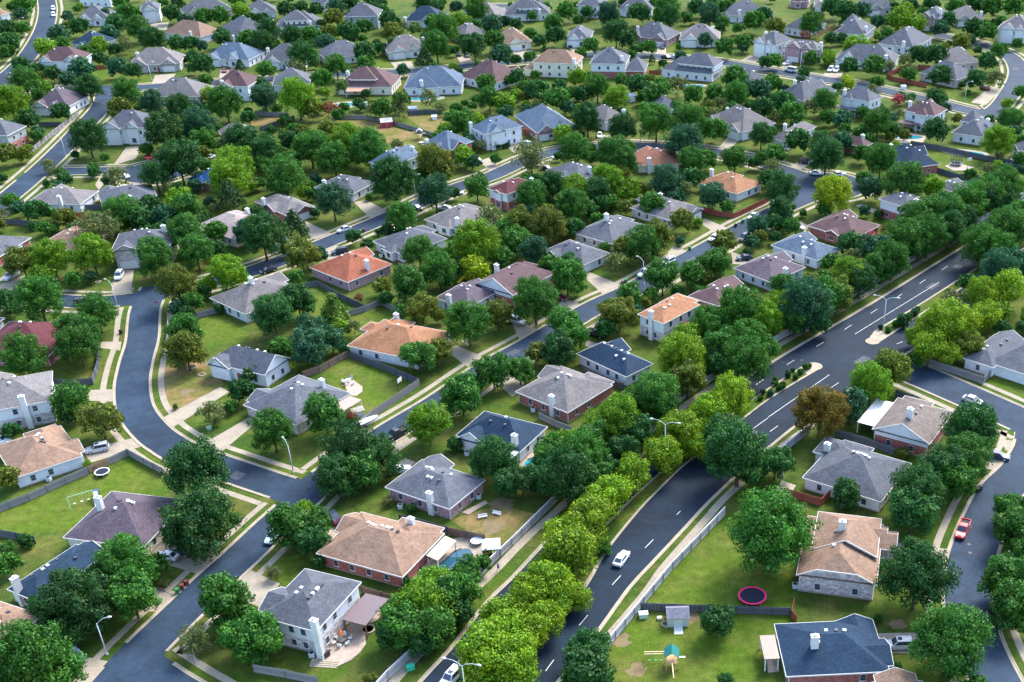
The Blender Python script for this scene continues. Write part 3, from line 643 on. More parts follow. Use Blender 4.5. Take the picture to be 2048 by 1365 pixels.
    if two: wm2, wc2 = WALL[wl[0]]; W2.build('upper_wall', wm2, root, wc2)
    f = rr.uniform(.9, 1.1)
    ro = R.build('roof', 'roof', root, tuple(min(1, q * f) for q in ROOF[roof]))
    T.build('eave_trim', 'trim', root)
    fd = MB().box(oh - .12, L - oh + .12, oh - .12, D - oh + .12, -.4, .22); fd.build('foundation', 'concrete', root)
    def local(t_, x, y, zz):
        p = atT(t_, x, y, zz) - org
        return float(p @ u), float(p @ v)
    if ch:
        X_, Y_ = 0, 0; zz = z + .5
        for _ in range(6):
            X_, Y_ = local(t, ch[0], ch[1], zz)
            zz = zat(min(max(X_, .3), L - .3), min(max(Y_, .3), D - .3))
        X_ = min(max(X_, -.2), L + .2); Y_ = min(max(Y_, -.2), D + .2)
        zt = zz + ch[2] * .62
        base = 0 if min(X_, Y_, L - X_, D - Y_) < 1.0 else zz - 1
        c = MB().box(X_ - .6, X_ + .6, Y_ - .42, Y_ + .42, base, zt); c.box(X_ - .68, X_ + .68, Y_ - .5, Y_ + .5, zt, zt + .14)
        co = c.build('chimney', 'siding', root, (.64, .64, .63))
        MB().tube([(X_, Y_, zt + .1), (X_, Y_, zt + .5)], .26, 10).build('chimney_cap', 'metal', co)
    # roof vents sit just behind the ridge
    nv = o.get('vent', rr.choice([3, 4, 5]))
    for i in range(nv):
        if axis == 'x': X_ = D / 2 * .8 + (L - D * .8) * (i + rr.uniform(.2, .8)) / nv; Y_ = D / 2 + rr.choice([.9, 1.2, 1.7, -1.3])
        else: Y_ = L / 2 * .8 + (D - L * .8) * (i + rr.uniform(.2, .8)) / nv; X_ = L / 2 + rr.choice([.9, 1.4, -1.2])
        X_ = min(max(X_, 1.5), L - 1.5); Y_ = min(max(Y_, 1.5), D - 1.5)
        link('roof_vent', cached('vent', vent_mesh), root, rr.choice([(.6, .6, .58), (.6, .6, .58), (.06, .06, .07)]), (X_, Y_, zat(X_, Y_) + .05), 0)
    # windows along the walls one can see
    lv = [1.45] + ([4.25] if z > 5 else [])
    for s_, n_ in (('s', L), ('w', D), ('e', D)):
        k = max(1, int(n_ / (4.2 if z < 5 or px(t, ax, ay)[1] < 900 else 2.9)))
        for i in range(k):
            q = oh + 1.2 + (n_ - 2 * oh - 2.4) * (i + .5) / k + rr.uniform(-.4, .4)
            for zl in lv:
                if rr.random() < .12: continue
                if s_ == 's' and gs == 's' and gx and zl < 2 and gx[0] - 2.3 < q < gx[1] + 2.3: continue
                if s_ == gs and s_ in 'we' and zl < 2 and gy[0] - 2.3 < q < gy[1] + 2.3: continue
                if s_ == 's': window(root, q, oh, zl, 0)
                elif s_ == 'w': window(root, oh, n_ - q if False else q, zl, -math.pi / 2)
                else: window(root, L - oh, q, zl, math.pi / 2)
    for (x0, x1, y0, y1, zp, pcol, kind) in o.get('pc', []):
        x0, x1, y0, y1 = x0 * L, x1 * L, y0 * D, y1 * D
        P = MB()
        if kind: P.box(x0, x1, y0, y1, zp, zp + .12)
        else: P.slab([(x0, y0, zp), (x1, y0, zp - (.5 if x0 > L * .9 else 0)), (x1, y1, zp - (.5 if x0 > L * .9 else -.5)), (x0, y1, zp + (0 if x0 > L * .9 else .5))], .1)
        if kind:
            for i in range(int((x1 - x0) / .45)): P.box(x0 + .2 + i * .45, x0 + .28 + i * .45, y0 - .05, y1 + .05, zp + .12, zp + .17)
        pc_ = P.build('patio_cover', 'plain', root, pcol)
        for a, b in ((x0 + .2, y0 + .2), (x1 - .2, y0 + .2), (x0 + .2, y1 - .2), (x1 - .2, y1 - .2)):
            if 0 < a < L and 0 < b < D: continue
            MB().box(a - .1, a + .1, b - .1, b + .1, 0, zp - .5 * (not kind)).build('post', 'plain', pc_, (.16, .07, .05) if kind == 2 else (.6, .6, .6))
    if o.get('porch'):
        q = MB(); q.slab([(L - .3, D * .35, 2.9), (L + 1.7, D * .35, 2.3), (L + 1.7, D * .65, 2.3), (L - .3, D * .65, 2.9)], .12)
        q.build('porch_roof', 'roof', root, (.28, .08, .06))
    hz = dict(name=name, X=cx, Y=cy, org=org, u=u, v=v, L=L, D=D)
    HOUSES.append(hz)
    return hz
for row in HS: house(row)
print('houses', len(HS), [(h['name'], round(h['L'], 1), round(h['D'], 1)) for h in HOUSES if not (9 < h['L'] < 27 and 8 < h['D'] < 25)])
# ------------------------------------------------------------------ ground, roads, kerbs, pavements, drives, lawns
g = MB(); g.poly([(-2500, -300, 0), (2500, -300, 0), (2500, 3500, 0), (-2500, 3500, 0)])
struct('ground', g, 'grass')
def smooth(pts, step=2.5):
    P = [np.array(p, float) for p in pts]; P = [2 * P[0] - P[1]] + P + [2 * P[-1] - P[-2]]
    out = []
    for i in range(1, len(P) - 2):
        a, b, c, d = P[i - 1:i + 3]; n = max(1, int(np.hypot(*(c - b)) / step))
        for k in range(n):
            s = k / n
            out.append(.5 * (2 * b + (c - a) * s + (2 * a - 5 * b + 4 * c - d) * s * s + (3 * b - a - 3 * c + d) * s ** 3))
    out.append(P[-2]); return np.array(out)
def normals(Q):
    d = np.gradient(Q, axis=0); d /= np.hypot(d[:, 0], d[:, 1])[:, None] + 1e-9
    return np.stack([-d[:, 1], d[:, 0]], 1)
# centre line unless 'L' (left kerb seen along the path) or 'R'; width in metres
STREETS = [
('street', 'L', 8.2, [(60, 1500), (178, 1365), (251, 1286), (320, 1220), (391, 1153), (443, 1107), (512, 1043), (550, 1010), (622, 945), (740, 862), (850, 796), (953, 727), (1039, 680), (1164, 608), (1239, 574), (1330, 524), (1400, 487), (1465, 450), (1525, 420), (1575, 398), (1620, 380)]),
('street', 'R', 8.2, [(281, 575), (258, 622), (250, 684), (237, 727), (227, 779), (234, 832), (266, 877), (300, 904), (341, 927), (451, 967), (560, 1004)]),
('street', 'L', 8.0, [(-40, 584), (40, 587), (120, 589), (200, 592), (266, 586), (313, 576), (396, 560), (480, 538), (575, 504), (662, 469), (772, 424), (845, 391), (905, 368), (963, 349), (1010, 328), (1060, 308), (1115, 296), (1184, 288), (1242, 284), (1324, 287), (1422, 296), (1515, 314), (1590, 337), (1640, 355)]),
('street', 'C', 9.0, [(216, 172), (205, 210), (165, 256), (115, 308), (70, 350), (20, 392), (-60, 455)]),
('street', 'C', 8.2, [(60, 352), (105, 345), (200, 342), (300, 343)]),
('street', 'C', 9.6, [(80, -60), (93, 0), (95, 28), (87, 60), (66, 98), (36, 134), (-30, 185)]),
('street', 'C', 8.6, [(60, 176), (110, 179), (165, 178), (215, 177), (270, 176), (340, 171), (430, 165), (520, 160), (620, 152), (700, 148), (760, 146), (830, 143), (900, 137), (960, 130), (1024, 124), (1060, 121), (1130, 113), (1190, 110), (1250, 110), (1320, 114), (1400, 120), (1450, 126), (1536, 141), (1600, 152), (1680, 164), (1765, 181), (1860, 202), (1950, 224), (2080, 246)]),
('street', 'C', 8.6, [(1960, 236), (1995, 218), (2018, 190), (2034, 160), (2036, 138), (2022, 115), (1985, 97), (1930, 82), (1870, 70)]),
('street', 'C', 10.5, [(1758, 722), (1830, 748), (1920, 786), (2010, 826), (2110, 872)]),
('street', 'C', 8.8, [(2075, 858), (2068, 900), (2040, 945), (2000, 985), (1968, 1048), (1942, 1123), (1936, 1200), (1952, 1275), (1985, 1350), (2040, 1450)]),
('street', 'C', 8.0, [(262, 1322), (330, 1370), (420, 1425)]),
('street', 'C', 8.0, [(960, 12), (1000, 12), (1050, 10), (1090, 4)]),
]
BULBS = [(1655, 372, 13), (312, 344, 12)]
def off(Q, d): return Q + normals(Q) * d
ROADS = []
for k, side, wd, pts in STREETS:
    Q = smooth([at(*p) for p in pts])
    if side == 'L': Q = off(Q, -wd / 2)
    if side == 'R': Q = off(Q, wd / 2)
    ROADS.append((k, wd, Q))
WL = smooth([at(*p) for p in [(700, 1530), (838, 1365), (903, 1294), (970, 1208), (1024, 1155), (1082, 1093), (1132, 1046), (1262, 928), (1375, 838), (1485, 762), (1536, 729), (1611, 684), (1759, 597), (1919, 498), (2048, 422), (2250, 310), (2500, 190)]])
ER = smooth([at(*p) for p in [(960, 1560), (1118, 1365), (1197, 1264), (1259, 1178), (1300, 1133), (1372, 1056), (1420, 1004), (1490, 938), (1556, 882), (1601, 847), (1700, 780), (1808, 712), (1900, 655), (2010, 590), (2120, 520), (2300, 420), (2560, 290)]])
EM = smooth([at(*p) for p in [(830, 1600), (1010, 1365), (1114, 1246), (1172, 1178), (1217, 1101), (1279, 1023), (1320, 980), (1367, 934), (1420, 893), (1480, 845), (1536, 802), (1590, 768), (1636, 741)]])
WMl = smooth([at(*p) for p in [(790, 1530), (930, 1365), (1020, 1262), (1065, 1205), (1122, 1142), (1157, 1104), (1250, 1010), (1340, 928), (1440, 846), (1536, 778), (1601, 736), (1622, 727)]])
EM2 = smooth([at(*p) for p in [(1752, 690), (1771, 678), (1860, 619), (1962, 554), (2060, 492), (2250, 385), (2500, 260)]])
WM2 = smooth([at(*p) for p in [(1738, 678), (1748, 664), (1836, 611), (1940, 545), (2050, 476), (2250, 365), (2500, 235)]])
def resample(Q, n):
    s = np.r_[0, np.cumsum(np.hypot(*np.diff(Q, axis=0).T))]; t = np.linspace(0, s[-1], n)
    return np.stack([np.interp(t, s, Q[:, 0]), np.interp(t, s, Q[:, 1])], 1)
def sheet(mb, A, B, z):
    n = len(mb.v); mb.v += [(a[0], a[1], z) for a in A] + [(b[0], b[1], z) for b in B]; k = len(A)
    mb.f += [(n + k + i, n + k + i + 1, n + i + 1, n + i) for i in range(k - 1)]
AW, AE = resample(WL, 220), resample(ER, 220)
av = MB(); sheet(av, AW, AE, .062); struct('avenue', av, 'avenue')
AMID = (AW + AE) / 2; AHW = np.hypot(*(AW - AE).T) / 2
def near_road(p, skip=None, pad=0):
    for i, (k, wd, Q) in enumerate(ROADS):
        if i == skip: continue
        if np.min(np.hypot(Q[:, 0] - p[0], Q[:, 1] - p[1])) < wd / 2 + pad: return True
    if skip != 'A':
        d = np.hypot(AMID[:, 0] - p[0], AMID[:, 1] - p[1]); j = int(np.argmin(d))
        if d[j] < AHW[j] + pad: return True
    for j, (bx, by, r) in enumerate(BULBS):
        if skip != ('B', j) and np.hypot(*(at(bx, by) - p)) < r + pad: return True
    return False
def strip(mb, Q, a, b, z, skip, pad, h=0):
    """a ribbon between offsets a and b of a line, left out where it would cross another road"""
    A, B = off(Q, a), off(Q, b); M = (A + B) / 2
    ok = [not near_road(p, skip, pad) for p in M]
    for i in range(len(Q) - 1):
        if ok[i] and ok[i + 1]:
            c = [(*A[i], z), (*A[i + 1], z), (*B[i + 1], z), (*B[i], z)]
            if a > b: c = c[::-1]
            if h:
                n = len(mb.v); mb.v += c + [(x, y, z + h) for x, y, _ in c]
                mb.f += [tuple(n + j for j in q) for q in ((7, 6, 5, 4), (0, 1, 5, 4), (2, 3, 7, 6))] if a < b else [tuple(n + j for j in q) for q in ((4, 5, 6, 7), (0, 1, 5, 4), (2, 3, 7, 6))]
            else: mb.poly(c[::-1] if a < b else c)
kb, sw, gt = MB(), MB(), MB()
for i, (k, wd, Q) in enumerate(ROADS):
    m = MB(); L_, R_ = off(Q, wd / 2), off(Q, -wd / 2)
    sheet(m, L_, R_, .030 + .002 * i)
    struct('street', m, 'street')
    for s in (1, -1):
        h = wd / 2 * s
        strip(gt, Q, h - .45 * s, h, .056, i, .1)
        strip(kb, Q, h, h + .22 * s, -.05, i, .15, .17)
        strip(sw, Q, h + 1.6 * s, h + 2.95 * s, .020, i, .3)
for j, (bx, by, r) in enumerate(BULBS):
    c = at(bx, by); ring = np.array([c + r * np.array([math.cos(a), math.sin(a)]) for a in np.linspace(0, 2 * math.pi, 40)])
    m = MB(); m.poly([(p[0], p[1], .057 + .002 * j) for p in ring[:-1]]); struct('cul_de_sac', m, 'street')
    strip(kb, ring, 0, -.22, -.05, ('B', j), .1, .17); strip(gt, ring, .5, 0, .061, ('B', j), .1); strip(sw, ring, -1.6, -2.9, .020, ('B', j), .3)
strip(kb, WL, 0, .25, -.05, 'A', .2, .19); strip(gt, WL, -.5, 0, .066, 'A', .1)
strip(kb, ER, 0, -.25, -.05, 'A', .2, .19); strip(gt, ER, .5, 0, .066, 'A', .1)
strip(sw, WL, 3.0, 4.7, .020, 'A', .3)
SE = smooth([at(*p) for p in [(1132, 1365), (1214, 1276), (1290, 1188), (1322, 1142), (1365, 1092), (1420, 1030), (1450, 996), (1560, 897), (1640, 838)]])
strip(sw, SE, -.8, .8, .022, 'A', -.5)
struct('kerb', kb, 'kerb'); struct('gutter', gt, 'kerb'); struct('sidewalk', sw, 'concrete')
for A, B, cap in ((WMl, EM, 1), (WM2, EM2, 0)):
    a, b = resample(A, 120), resample(B, 120)
    tip = (a[-1] + b[-1]) / 2 if cap else (a[0] + b[0]) / 2
    m = MB(); mt = MB()
    ring = list(a) + list(b[::-1])
    o1 = MB(); sheet(o1, a, b, .17); struct('median', o1, 'kerb')
    ia, ib = a + (b - a) * .13, b + (a - b) * .13
    n0 = 0 if cap else 3; n1 = len(a) - (3 if cap else 0)
    o2 = MB(); sheet(o2, ia[n0:n1], ib[n0:n1], .185); struct('median_planting', o2, 'grass')
    e = MB()
    for P in (a, b):
        for i in range(len(P) - 1): e.poly([(*P[i], -.05), (*P[i + 1], -.05), (*P[i + 1], .17), (*P[i], .17)])
    for P in ((a[-1], b[-1]), (a[0], b[0])): e.poly([(*P[0], -.05), (*P[1], -.05), (*P[1], .17), (*P[0], .17)])
    struct('median_kerb', e, 'kerb')
    c0, c1 = (a[-1], b[-1]) if cap else (a[0], b[0])
    cc, rad = (c0 + c1) / 2, np.hypot(*(c0 - c1)) / 2
    o3 = MB(); o3.prism([cc + rad * np.array([math.cos(q), math.sin(q)]) for q in np.linspace(0, 2 * math.pi, 24)[:-1]], -.05, .173); struct('median_nose', o3, 'kerb')
# wear: sealed cracks, patches, manhole covers
cs, pt_, mh = MB(), MB(), MB()
ar_ = random.Random(21)
def wiggle(c, ang, ln, wd, z):
    p = np.array(c, float); a = ang
    for _ in range(int(ln / 1.2)):
        a += ar_.uniform(-.35, .35) + (ang - a) * .3; q = p + 1.2 * np.array([math.cos(a), math.sin(a)]); n = np.array([-math.sin(a), math.cos(a)]) * wd / 2
        cs.poly([(*(p - n), z), (*(q - n), z), (*(q + n), z), (*(p + n), z)]); p = q
LN = [(Q, wd / 2 - 1, .030 + .002 * i + .0035) for i, (k, wd, Q) in enumerate(ROADS)] + [(CWE, 3, .0655) for CWE in ((AW * .78 + AE * .22), (AW * .2 + AE * .8))]
for Q, hw, z in LN:
    N_ = normals(Q)
    for i in range(3, len(Q) - 3):
        if see(*Q[i])[1] < 120: continue
        if ar_.random() < .13: wiggle(Q[i] + N_[i] * ar_.uniform(-hw, hw), math.atan2(N_[i][1], N_[i][0]) + ar_.choice([0, 0, math.pi / 2]) + ar_.uniform(-.2, .2), ar_.uniform(2.5, 8), .10, z)
        if ar_.random() < .025:
            c = Q[i] + N_[i] * ar_.uniform(-hw, hw) * .7; d = np.array([N_[i][1], -N_[i][0]]) * ar_.uniform(.8, 2.6); n = N_[i] * ar_.uniform(.6, 1.4)
            pt_.poly([(*(c - d - n), z), (*(c + d - n), z), (*(c + d + n), z), (*(c - d + n), z)])
        if ar_.random() < .02:
            c = Q[i] + N_[i] * ar_.uniform(-hw, hw) * .4; mh.prism([(c[0] + .36 * math.cos(q), c[1] + .36 * math.sin(q)) for q in np.linspace(0, 2 * math.pi, 17)[:-1]], z - .02, z + .006)
struct('crack_seal', cs, surf('crack_tar', (.012, .014, .02), .6)); struct('road_patch', pt_, surf('old_patch', (.055, .062, .078), .9, ((1, .2), (8, .15)))); struct('manhole_cover', mh, surf('cast_iron', (.05, .045, .045), .6))
# painted lines
pl = MB()
def line(p, q, wd=.16, z=.068):
    p, q = np.array(p), np.array(q); d = (q - p) / np.hypot(*(q - p)); n = np.array([-d[1], d[0]]) * wd / 2
    pl.poly([(*(p - n), z), (*(q - n), z), (*(q + n), z), (*(p + n), z)])
D_ = [('23', 1128, 228, 1062, 295), ('23', 868, 515, 800, 590), ('23', 605, 832, 538, 912), ('23', 335, 1187, 268, 1278), ('23', 1345, 0, 1315, 30), ('32', 80, 672, 15, 718), ('32', 565, 328, 500, 370),
      ('32', 445, 5, 385, 40), ('32', 210, 148, 150, 185), ('22', 2008, 303, 1948, 345), ('31', 1433, 763, 1388, 793), ('31', 1257, 871, 1210, 902), ('31', 1070, 985, 1022, 1018), ('31', 873, 1106, 820, 1140),
      ('31', 667, 1232, 610, 1270), ('32', 1075, 0, 1025, 20), ('32', 490, 265, 0, 605), ('22', 2044, 610, 1925, 695), ('31', 1367, 890, 695, 1305)]
for t, a, b, c, d in D_: line(atT(t, a, b), atT(t, c, d), .12)
CW = (resample(WL, 300) + resample(np.r_[WMl], 300)) / 2
for i in range(0, 215, 4):
    if see(CW[i][0], CW[i][1])[0] < 1480: line(CW[i], CW[i + 1], .12)
struct('lane_markings', pl, 'paint')
# drives and paths
DR = [('02', (650, 870), (1060, 770), (1150, 830), (730, 965)), ('02', (1290, 612), (1760, 360), (1830, 400), (1450, 640), (1370, 690)), ('F', (402, 891), (500, 834), (512, 846), (446, 902)),
      ('02', (690, 470), (715, 385), (905, 380), (905, 478)), ('02', (810, 0), (970, 0), (960, 70), (800, 50)), ('01', (900, 880), (970, 790), (1070, 790), (1045, 970), (890, 985)),
      ('01', (0, 905), (210, 830), (120, 955), (0, 955)), ('00', (1010, 1175), (1150, 1165), (1080, 1270), (905, 1320)), ('01', (760, 110), (820, 10), (885, 15), (790, 160)),
      ('01', (1010, 80), (1180, 70), (1130, 120), (1050, 120)), ('11', (390, 400), (600, 500), (470, 550), (395, 490)), ('11', (130, 580), (215, 545), (350, 600), (240, 665)),
      ('11', (780, 250), (880, 235), (1045, 320), (910, 375)), ('11', (480, 650), (620, 595), (720, 620), (640, 690), (600, 720)), ('11', (1000, 440), (1080, 425), (1110, 490), (1040, 505)),
      ('21', (560, 835), (620, 810), (880, 915), (730, 990)), ('21', (370, 1065), (420, 1020), (590, 1080), (440, 1150)), ('21', (0, 1220), (60, 1200), (215, 1275), (60, 1350)),
      ('21', (1290, 600), (1420, 650), (1340, 700), (1240, 655)), ('21', (1530, 378), (1725, 460), (1640, 510), (1520, 430)), ('21', (1750, 650), (1830, 670), (1880, 750), (1760, 745)),
      ('22', (600, -10), (710, 20), (650, 55), (580, 30)), ('12', (1510, 70), (1600, 30), (1815, 120), (1690, 200)), ('12', (1935, 340), (2120, 240), (2150, 380), (2044, 440)),
      ('12', (1080, 830), (1190, 745), (1240, 790), (1140, 855)), ('12', (1100, 980), (1190, 930), (1270, 960), (1180, 1045), (1110, 1060)), ('03', (1160, 370), (1290, 250), (1750, 345), (1590, 505)),
      ('03', (1190, 800), (1120, 640), (1250, 600), (1425, 650), (1290, 805)), ('03', (600, 1365), (620, 1180), (720, 1170), (870, 1200), (700, 1370)), ('F', (470, 1166), (500, 1140), (560, 1168), (520, 1215), (495, 1205)),
      ('13', (560, 170), (680, 90), (760, 120), (620, 215)), ('33', (885, 975), (1130, 970), (1450, 985), (1480, 1090), (1250, 1135), (885, 1135)), ('33', (965, 255), (1040, 250), (1450, 305), (1425, 425), (960, 335)),
      ('32', (1750, 930), (1890, 915), (1975, 960), (1850, 1045), (1740, 1010)), ('32', (1850, 780), (1960, 790), (2000, 860), (1900, 870)), ('31', (180, 440), (260, 405), (325, 440), (300, 495)),
      ('31', (700, 280), (740, 265), (865, 310), (860, 345)), ('30', (450, 585), (600, 585), (570, 645), (430, 625)), ('30', (1780, 690), (1870, 715), (1740, 840), (1620, 820)),
      ('20', (1640, 1195), (1720, 1095), (1830, 1105), (1715, 1215)), ('20', (680, 1080), (790, 1080), (800, 1150), (675, 1155)), ('20', (0, 410), (160, 400), (200, 470), (40, 485)),
      ('20', (1815, 490), (1900, 445), (2010, 455), (1940, 505)), ('20', (440, 375), (530, 370), (500, 430)), ('20', (1160, 370), (1230, 380), (1230, 435), (1150, 430)), ('10', (1075, 500), (1240, 490), (1265, 545), (1120, 560)),
      ('10', (1600, 450), (1690, 450), (1760, 520), (1640, 520)), ('10', (1780, 1290), (1860, 1260), (1950, 1340), (1870, 1370)), ('00', (1240, 600), (1405, 590), (1350, 665), (1210, 672)),
      ('00', (1190, 190), (1350, 180), (1330, 240), (1210, 240)), ('00', (1750, 620), (1760, 560), (1880, 560), (1920, 600), (1800, 650)), ('30', (180, 1325), (300, 1275), (340, 1310), (240, 1370)),
      ('F', (-10, 565), (8, 552), (28, 551), (-5, 565)), ('20', (-50, 1160), (60, 1120), (130, 1150), (20, 1230)), ('12', (1640, -5), (1700, -30), (1740, 5), (1690, 30)), ('30', (120, 500), (190, 495), (190, 545), (110, 540))]
dw = MB()
for r in DR:
    P = [atT(r[0], *p) for p in r[1:]]
    ar = sum(P[i][0] * P[(i + 1) % len(P)][1] - P[(i + 1) % len(P)][0] * P[i][1] for i in range(len(P)))
    if ar < 0: P = P[::-1]
    dw.prism(P, -.05, .026 + .0003 * len(dw.f) / 7 % .003)
struct('driveway', dw, 'concrete')
# lawns with a colour of their own
LW = [('lawn', 'F', (0, 1020), (262, 925), (330, 965), (345, 1010), (250, 985), (205, 1000), (150, 1060), (0, 1075)), ('lawn', 'F', (-10, 1078), (60, 1088), (140, 1078), (40, 1110), (-10, 1100)),
      ('dry', '02', (1290, 200), (1640, 140), (1790, 340), (1400, 555), (1330, 480)), ('dry', '10', (630, 960), (900, 960), (1250, 1060), (1400, 1120), (1200, 1180), (800, 1080)),
      ('dry', '10', (1190, 930), (1500, 920), (1560, 1080), (1400, 1080)), ('dry', '10', (-40, 935), (230, 935), (120, 1000), (-40, 1010)), ('lawn', 'F', (645, 752), (697, 716), (838, 768), (735, 826), (700, 800)),
      ('lawn', 'F', (1300, 1190), (1390, 1080), (1470, 1030), (1590, 1100), (1592, 1225), (1290, 1218)), ('lawn', 'F', (1215, 1300), (1285, 1224), (1590, 1230), (1530, 1330), (1480, 1400), (1180, 1400)),
      ('lawn', 'F', (690, 640), (740, 622), (800, 636), (740, 652), (708, 676)), ('dry', 'F', (900, 1040), (1000, 1010), (1090, 1035), (1010, 1090), (960, 1078)), ('lawn', 'F', (340, 655), (445, 628), (500, 670), (480, 690), (340, 690)),
      ('lawn', '30', (1150, 1170), (1420, 1215), (1700, 1290), (1880, 1320), (1700, 1350), (1420, 1360), (1290, 1300)), ('lawn', '30', (930, 690), (1250, 740), (1750, 740), (1700, 800), (1450, 790), (940, 680)),
      ('lawn', '20', (1060, 490), (1170, 490), (1180, 570), (1060, 570)), ('lawn', '20', (1240, 340), (1440, 390), (1420, 425), (1240, 425)), ('lawn', '00', (700, 560), (830, 560), (1220, 620), (1200, 665), (720, 670)),
      ('lawn', '11', (1300, 300), (1430, 300), (1400, 460), (1300, 460)), ('lawn', '32', (1720, 330), (1850, 240), (2100, 340), (2100, 480)), ('dry', 'F', (1500, 790), (1560, 752), (1590, 760), (1530, 795)),
      ('lawn', 'F', (515, 620), (560, 600), (640, 590), (690, 620), (640, 660), (590, 640)), ('lawn', '13', (0, 490), (300, 190), (470, 330), (350, 440), (200, 570)), ('lawn', '10', (920, 490), (1050, 480), (1090, 545), (930, 560)),
      ('lawn', 'F', (470, 960), (505, 950), (545, 940), (622, 940), (570, 985))]
for r in LW:
    P = [atT(r[1], *p) for p in r[2:]]
    ar = sum(P[i][0] * P[(i + 1) % len(P)][1] - P[(i + 1) % len(P)][0] * P[i][1] for i in range(len(P)))
    if ar < 0: P = P[::-1]
    m = MB(); m.poly([(p[0], p[1], .006) for p in P]); struct('lawn', m, r[0])
# bare soil and mulch
m = MB()
for t, x, y, r in [('02', 1480, 400, 2.2), ('13', 1900, 120, 2.5), ('23', 870, 1030, 2), ('23', 1000, 1270, 2), ('33', 1030, 900, 1.8), ('23', 1440, 850, 1.6), ('12', 1950, 1290, 3), ('12', 100, 1240, 1.2), ('22', 1130, 1150, 2.5), ('13', 1260, 250, 1)]:
    c = atT(t, x, y); m.poly([(c[0] + r * rnd.uniform(.5, 1.1) * math.cos(a), c[1] + r * rnd.uniform(.5, 1.1) * math.sin(a), .009) for a in np.linspace(0, 2 * math.pi, 17)[:-1]])
struct('bare_soil', m, surf('soil', (.15, .115, .06), .95, ((.6, .2), (4, .2))))

